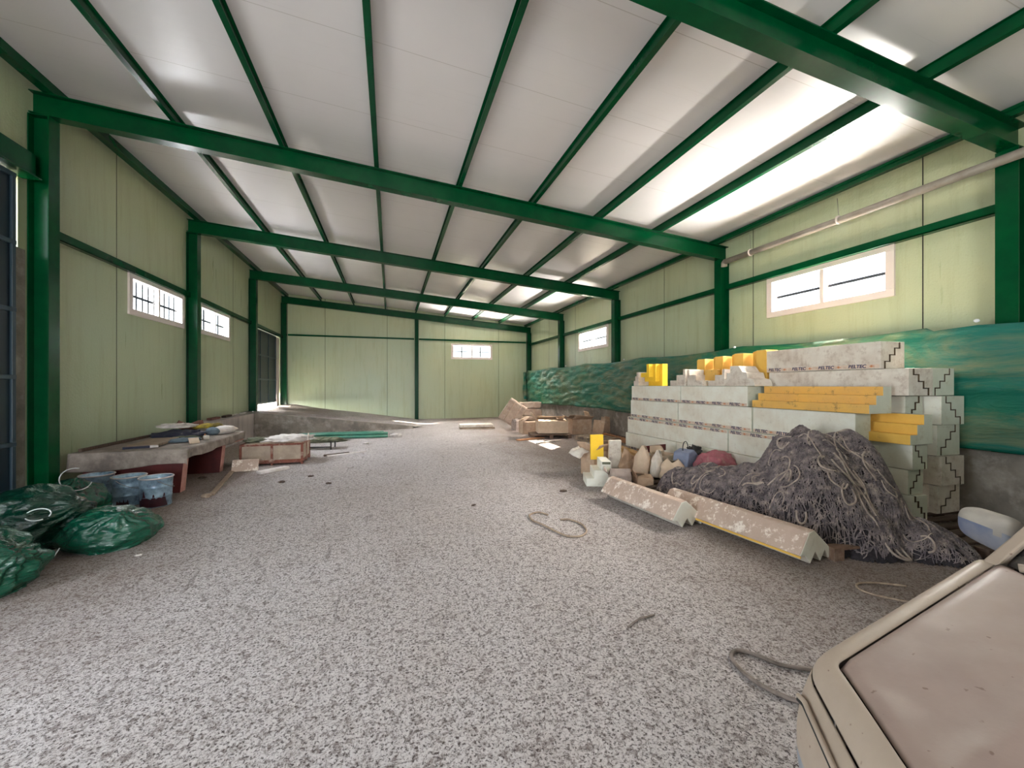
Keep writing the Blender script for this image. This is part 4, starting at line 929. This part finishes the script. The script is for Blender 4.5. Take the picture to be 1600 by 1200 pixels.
# ------------------------------------------------------------------ fishing net
BL = [(4.20, 3.12, 1.02, .42, .50), (4.50, 2.86, .98, .26, .36), (4.05, 2.86, .80, .48, .42), (4.40, 2.66, .72, .30, .30), (3.95, 3.35, .62, .45, .50), (3.80, 3.75, .52, .42, .42), (3.80, 4.10, .46, .38, .36), (3.72, 4.42, .38, .30, .26), (4.55, 2.35, .27, .30, .26), (4.62, 2.17, .16, .22, .16), (4.15, 2.50, .36, .32, .22)]
def nh(x, y):
    s = 0
    for cx, cy, h, sx, sy in BL:
        r2 = ((x-cx)/sx/1.12)**2+((y-cy)/sy/1.12)**2
        if r2 < 1: s += (h*(1-r2)**.62)**6
    z = s**(1/6.)
    if z <= 0: return 0
    return z*(1+.10*noise.noise(Vector((x*5, y*5, 1))))+.03*noise.noise(Vector((x*11, y*11, 4)))
NX1 = 4.655
def lim(y): return NX1 if y > 2.9 else NX1+.3*min(1, (2.9-y)/.1)
g = MB(); nx, ny = 110, 150
ax, bx, ay, by = 3.30, 4.93, 1.98, 4.75; P = {}; k = g.mat('net_core')
for i in range(nx+1):
    for j in range(ny+1):
        y = ay+(by-ay)*j/ny; x = min(ax+(bx-ax)*i/nx, lim(y)); P[i, j] = len(g.v); z = nh(x, y); g.v.append(Vector((x, y, max(z-.012, .0))))
for i in range(nx):
    for j in range(ny):
        ids = [P[i, j], P[i+1, j], P[i+1, j+1], P[i, j+1]]
        if max(g.v[q].z for q in ids) > .03: g.f.append(ids); g.mi.append(k); g.smooth.append(True)
e = empty('fishing_net', (4.1, 3.1, 0), 'big tangled heap of grey brown fishing net slumped against the foam stack', 'net')
kid(g, 'net_heap')
rn = random.Random(77); g = MB(); cnt = 0
while cnt < 6000:
    x = rn.uniform(ax, bx); y = rn.uniform(ay, by)
    if x > lim(y) or nh(x, y) < .05: continue
    cnt += 1; a = rn.uniform(0, 6.28); cu = rn.uniform(-9, 9); pts = []; st = .032
    for q in range(8):
        z = nh(x, y)
        if z < .012: break
        xx = min(x, lim(y)); pts.append((xx, y, z+rn.uniform(-.006, .016)))
        e1 = (nh(x+.01, y)-nh(x-.01, y))/.02; e2 = (nh(x, y+.01)-nh(x, y-.01))/.02
        a += cu*st+rn.uniform(-.4, .4); dx, dy = math.cos(a), math.sin(a); sl = e1*dx+e2*dy; s_ = st/math.sqrt(1+min(9, sl*sl)); x += dx*s_; y += dy*s_
    if len(pts) > 3: g.tube(pts, rn.choice((.003, .004, .0045)), 'net', 4)
kid(g, 'twine')['kind'] = 'stuff'
def rope(pts, r=.0085):
    g = MB(); out = []
    for i in range(len(pts)-1):
        a, b = Vector(pts[i]), Vector(pts[i+1])
        for q in range(4): out.append(a.lerp(b, q/4))
    out.append(Vector(pts[-1])); sm = out[:]
    for it in range(6): sm = [sm[0]]+[(sm[i-1]+sm[i]*2+sm[i+1])/4 for i in range(1, len(sm)-1)]+[sm[-1]]
    g.tube(sm, r, 'rope', 7); return kid(g, 'rope')
def on(x, y, d=.014): return (min(x, lim(y)-.0), y, max(nh(x, y), .0)+d)
for k in range(46):
    while True:
        x = rn.uniform(3.4, 4.6); y = rn.uniform(2.1, 4.6)
        if nh(x, y) > .12 and x < lim(y)-.1 and (x < 4.25 or y < 2.9): break
    a = rn.uniform(0, 6.28); cu = rn.choice((-1, 1))*rn.uniform(2, 17); pts = []
    for q in range(rn.randint(7, 13)):
        pts.append(on(x, y)); e1 = (nh(x+.01, y)-nh(x-.01, y))/.02; e2 = (nh(x, y+.01)-nh(x, y-.01))/.02
        a += cu*.035+rn.uniform(-.3, .3); dx, dy = math.cos(a), math.sin(a); sl = e1*dx+e2*dy; s_ = .038/math.sqrt(1+min(9, sl*sl)); x += dx*s_; y += dy*s_
    rope(pts, rn.choice((.005, .007, .009)))
# ropes falling over the front and a loop hanging to the floor
for off in (0, .05, -.045): rope([on(4.10+off+.02*math.sin(i*1.3+off*40), 2.76-i*.05+off*.5) for i in range(8)]+[(4.10+off*1.5, 2.32, .16), (4.12+off*1.5, 2.24, .05), (4.2, 2.2, .02), (4.24, 2.26, .02)], .010)
rope([on(4.36+.03*math.sin(i), 3.0-.05*i) for i in range(8)], .006)
rope([on(4.28+.01*i, 3.0-.055*i) for i in range(9)], .008)

# ------------------------------------------------------------------ hoses and sticks on the floor
def smooth_curve(ctrl, n=8):
    P_ = [Vector(p) for p in ctrl]; out = []
    for i in range(len(P_)-1):
        p0 = P_[max(i-1, 0)]; p1 = P_[i]; p2 = P_[i+1]; p3 = P_[min(i+2, len(P_)-1)]
        for q in range(n):
            t = q/n; out.append(.5*((2*p1)+(-p0+p2)*t+(2*p0-5*p1+4*p2-p3)*t*t+(-p0+3*p1-3*p2+p3)*t**3))
    out.append(P_[-1]); return out
def hose(ctrl, r, m, label, name='hose'):
    g = MB(); g.tube(smooth_curve([(x, y, r+.001) for x, y in ctrl]), r, m, 8); return tag(g.build(name), label, 'hose')
HOSES = [
 ([(1.73, 4.24), (1.66, 4.36), (1.53, 4.30), (1.50, 4.12), (1.56, 3.95), (1.62, 3.72), (1.68, 3.58), (1.80, 3.55), (1.92, 3.66), (1.96, 3.86), (1.90, 4.02), (1.80, 4.05)], .010, 'wood_grey', 'curled pale rope lying in an S on the open floor'),
 ([(2.12, 1.52), (1.99, 1.60), (1.93, 1.70), (1.86, 1.76), (1.78, 1.72), (1.75, 1.60), (1.77, 1.49), (1.83, 1.40), (1.92, 1.36), (2.05, 1.36), (2.2, 1.4)], .011, 'hose', 'looped grey hose on the floor in front of the car bumper'),
 ([(3.42, 1.80), (3.30, 1.93), (3.28, 2.03), (3.36, 2.09), (3.5, 2.06), (3.66, 1.96)], .008, 'wood_grey', 'small curled cord on the brown ground beyond the car'),
]
for h in HOSES: hose(*h)
g = MB(); g.tube([(1.40, 2.13, .008), (1.52, 2.18, .014), (1.64, 2.195, .008)], .0065, 'hose', 6); tag(g.build('stick'), 'short dark stick alone on the floor left of the car', 'stick')

#PART3
# ------------------------------------------------------------------ dusty car, nose towards the left, at the lower right
CY = .17
car = empty('car', (2.2, CY, 0), 'dust covered beige car at the lower right, bonnet and wing mirror in view', 'car')
def ckid(g, name, par=None, **k):
    o = g.build(name, None, **k); o.parent = par or car
    o.location = -Vector(car.location) if par is None else (0, 0, 0)
    return o
def Xf(y):
    y = abs(y); return .93+.79*y*y if y < .387 else 1.049+.76*(y-.387)
def zedge(x): return .68+.163*(x-1.26) if x > 1.26 else .68+.05*(x-1.26)
def yh(x): return .665+.064*(x-1.26)
def Xc(y): return 2.18-.26*(1-(abs(y)/.724)**2)
def hood(u, v):
    s_ = 2*u-1
    yb = s_*.665; x0 = Xf(yb); x1 = Xc(s_*.724); vv = v
    x = x0+(x1-x0)*vv; y = s_*(.665+(yh(x1)-.665)*vv)
    c = .042*(1-abs(s_)**2.2)*(.75+.25*vv)+.007*math.exp(-((abs(s_)-.52)/.05)**2)
    ed = .012*max(0, 1-vv/.05)+.006*max(0, 1-(1-abs(s_))/.03)
    return (x+.004, CY+y*.994, zedge(x)+c-ed)
g = MB(); g.grid(hood, 90, 60, 'car'); ckid(g, 'bonnet', solid=.006)
# seam path from the right cowl corner round the nose to the left cowl corner
path = []
for i in range(26): x = 2.20-(2.20-1.30)*i/25; path.append((x, yh(x), 0.0))
path += [(1.272, .668, .25), (1.25, .654, .5)]
for i in range(25):
    y = .63-.63*i/24; path.append((Xf(y), y, min(1, .6+.4*i/5)))
path += [(x, -y, w) for x, y, w in path[-2::-1]]
side = [(0, -.004), (.010, -.002), (.035, -.004), (.056, -.014), (.070, -.045), (.0705, -.0475), (.084, -.11), (.092, -.18), (.094, -.28), (.09, -.38), (.075, -.47)]
front = [(0, -.002), (.008, -.004), (.026, -.016), (.043, -.045), (.055, -.082), (.056, -.0845), (.085, -.11), (.108, -.17), (.112, -.26), (.10, -.35), (.06, -.45)]
def crown_at(y): return .042*(1-min(1, abs(y)/.665)**2.2)*.75
NP = len(path)
def sweep_pt(i, j, frac=0):
    x, y, w = path[i]
    a = path[max(0, i-2)]; b = path[min(NP-1, i+2)]
    t = Vector((b[0]-a[0], b[1]-a[1])); t.normalize(); n = Vector((-t.y, t.x))
    # outward: away from the car's centre
    if n.dot(Vector((x-1.9, y))) < 0: n = -n
    o_ = side[j][0]*(1-w)+front[j][0]*w; d = side[j][1]*(1-w)+front[j][1]*w
    z = zedge(x)+(crown_at(y) if x < 1.27 else 0)+d-.002
    z = max(z, .17)
    if j == 10 and x > 1.55: z = max(z, .0+math.sqrt(max(0, .36**2-(x-1.78)**2))+.20 if abs(x-1.78) < .36 else z)
    if j == 9 and x > 1.5 and abs(x-1.78) < .36: z = max(z, math.sqrt(max(0, .36**2-(x-1.78)**2))+.21)
    return Vector((x+n.x*(o_+.003), CY+y+n.y*(o_+.003), z))
def strip(i0, i1, j0, j1, mats):
    g = MB(); 
    for j in range(j0, j1):
        m = mats(j) if callable(mats) else mats
        vs = [sweep_pt(i, j) for i in range(i0, i1+1)]+[sweep_pt(i, j+1) for i in range(i0, i1+1)]; n = i1-i0+1
        g.add(vs, [(q, q+1, n+q+1, n+q) for q in range(n-1)], m, smooth=True)
    bm_merge = g; return g
def weld(o):
    bm = bmesh.new(); bm.from_mesh(o.data); bmesh.ops.remove_doubles(bm, verts=bm.verts, dist=.0004); bmesh.ops.recalc_face_normals(bm, faces=bm.faces); bm.to_mesh(o.data); bm.free()
    for p in o.data.polygons: p.use_smooth = True
    return o
F1 = 22
MID = NP//2
for a, b, m in ((0, MID, 0), (MID, NP-1, 1)):
    g = strip(a, b, 0, 4, 'car_side'); q = strip(0, F1, 4, 10, 'car_side') if m == 0 else strip(NP-1-F1, NP-1, 4, 10, 'car_side')
    g.add(q.v, q.f, 'car_side', smooth=True); weld(ckid(g, 'fender', solid=.004, sub=1))
weld(ckid(strip(F1, NP-1-F1, 5, 10, lambda j: 'car_side' if j < 8 else 'car_blue' if j == 8 else 'car_red'), 'bumper', solid=.004, sub=1))
# dark body under the panel gaps
g = MB()
for k_ in range(2):
    pass
und = [(x*.0+x+(.02 if w > .4 else 0), y*.975, w) for x, y, w in path]
vs = [Vector((x, CY+y, zedge(x)-.022)) for x, y, w in und]+[Vector((x, CY+y, .22)) for x, y, w in und]
fs = [(q, q+1, NP+q+1, NP+q) for q in range(NP-1)]+[tuple(range(NP))]
g.add(vs, fs, 'dark'); ckid(g, 'engine_bay')
# grooves and the bent bar on the bumper
gr = []
for i in range(F1, NP-1-F1): p = sweep_pt(i, 6); gr.append(p+Vector((0, 0, -.03)))
g = MB(); g.tube(gr, .0035, 'dark', 6); ckid(g, 'bumper_groove')
ps = [sweep_pt(i, 6) for i in range(F1+5, F1+15)]
bar = [ps[0]+Vector((.012, -.01, -.035)), ps[0]+Vector((-.012, .004, -.012))]+[p+Vector((-.010, .002, .004-.0015*q)) for q, p in enumerate(ps[1:])]+[ps[-1]+Vector((.01, -.01, -.03))]
g = MB(); g.tube(smooth_curve(bar, 5), .007, 'car_side', 8); g.tube([p+Vector((.0, 0, -.012)) for p in bar], .006, 'dark', 6); g.blob('dark', (.014, .014, .01), 3, .2, sub=2, T=Matrix.Translation(bar[0]+Vector((-.006, .004, -.002)))); ckid(g, 'bumper_bar')
# cowl, windscreen, pillars, cabin and rear body
def wind(u, v):
    s_ = 2*u-1; x = Xc(s_*.724)+.05+.62*v; return (x, CY+s_*(.715-.13*v), zedge(2.18)+.03*(1-s_*s_)-.012+.46*v+.03*math.sin(v*3.14))
g = MB(); g.grid(wind, 24, 12, 'car_glass'); ckid(g, 'windscreen', solid=.005)
def cowl(u, v):
    s_ = 2*u-1; x = Xc(s_*.724)+.012+.05*v; return (x, CY+s_*.70, zedge(2.18)-.025+.03*(1-s_*s_)+.004*v)
g = MB(); g.grid(cowl, 24, 3, 'dark'); ckid(g, 'cowl', solid=.004)
g = MB(); g.tube([(2.17, CY+.60, .845), (2.10, CY+.2, .875), (2.06, CY-.2, .875)], .010, 'car_blue', 8); g.tube([(2.16, CY+.66, .842), (2.2, CY+.55, .86)], .016, 'car_side', 8); ckid(g, 'wiper')
for s_ in (1, -1):
    g = MB(); pr = [(-.022, -.02), (.03, -.024), (.036, .02), (-.02, .024)]
    A = Vector((2.185, CY+s_*.735, .825)); B = Vector((2.84, CY+s_*.60, 1.29)); d = (B-A)
    vs = [A+Vector((a, s_*b, 0)) for a, b in pr]+[B+Vector((a, s_*b, 0)) for a, b in pr]
    g.add(vs, [(0, 1, 2, 3), (7, 6, 5, 4), (0, 4, 5, 1), (1, 5, 6, 2), (2, 6, 7, 3), (3, 7, 4, 0)], 'car_side'); ckid(g, 'pillar', bevel=.008)
def roof(u, v): s_ = 2*u-1; return (2.80+1.45*v, CY+s_*.60, 1.31+.03*(1-s_*s_)+.03*math.sin(v*3.14)-.05*v)
g = MB(); g.grid(roof, 12, 12, 'car'); ckid(g, 'roof', solid=.02)
for s_ in (1, -1):
    g = MB()
    def door(u, v):
        z = .24+.60*v; return (2.20+2.0*u, CY+s_*(.735+.075*math.sin(min(1, (1-v)*1.6)*1.57)), z)
    g.grid(door, 14, 8, 'car_side'); ckid(g, 'door', solid=.02)
    g = MB(); g.grid(lambda u, v: (2.24+.62*v+(1.95-.75*v)*u, CY+s_*(.725-.115*v), .845+.45*v), 10, 5, 'car_glass'); ckid(g, 'side_window', solid=.004)
g = MB(); g.grid(lambda u, v: (4.19+.42*math.sin(v*1.57), CY+(2*u-1)*(.79-.05*v), .86-.52*v*v), 16, 10, 'car'); ckid(g, 'boot', solid=.02)
g = MB(); g.grid(lambda u, v: (4.23-.0+.30*(1-v)-.28*v*.0-.0, CY+(2*u-1)*(.70-.1*v), .86+.40*v), 12, 5, 'car_glass'); ckid(g, 'rear_window', solid=.004)
for x in (1.78, 4.0):
    for s_ in (1, -1):
        g = MB(); T = TR(x, CY+s_*.64, .29) @ Matrix.Rotation(R(90), 4, 'X'); g.lathe([(.17, -.08), (.26, -.085), (.285, -.05), (.29, 0), (.285, .05), (.26, .085), (.17, .08)], 'black', n=32, T=T); g.lathe([(0, .04), (.05, .05), (.16, .02), (.175, .05)], 'car_blue', n=24, T=T); g.lathe([(0, -.04), (.05, -.05), (.16, -.02), (.175, -.05)], 'car_blue', n=24, T=T); ckid(g, 'wheel')
# wing mirror
mir = empty('wing_mirror', (.215, .835, .895), 'x', 'x'); del mir['label']; del mir['category']; mir.parent = car; mir.rotation_euler = (0, 0, -.32)
def mh(u, v):
    a = u*2*math.pi; b = -math.pi/2+v*math.pi; sx = lambda c, e: math.copysign(abs(c)**e, c)
    y = .090*sx(math.sin(b), .5); r = max(0, math.cos(b))**.45
    k = 1-.10*(y/.09); return (.052*sx(math.cos(a), .7)*r-.01*(y/.1), y, .073*k*sx(math.sin(a), .75)*r+.014*(y/.09))
g = MB(); g.grid(mh, 32, 24, 'mirror', closed_u=True)
idx = g.mat('mirror_dust')
for k_, f_ in enumerate(g.f):
    c_ = sum((g.v[i] for i in f_), Vector())/len(f_)
    if c_.z > .012+.02*(c_.y/.112): g.mi[k_] = idx
o = g.build('mirror_housing', mir)
g = MB(); g.add([(-.02, -.10, -.05), (.03, -.10, -.05), (.035, -.17, -.075), (-.035, -.17, -.075), (-.02, -.10, .03), (.03, -.10, .03), (.035, -.17, -.02), (-.035, -.17, -.02)], [(0, 1, 2, 3), (4, 7, 6, 5), (0, 4, 5, 1), (1, 5, 6, 2), (2, 6, 7, 3), (3, 7, 4, 0)], 'car_side'); g.build('mirror_foot', mir, bevel=.006)
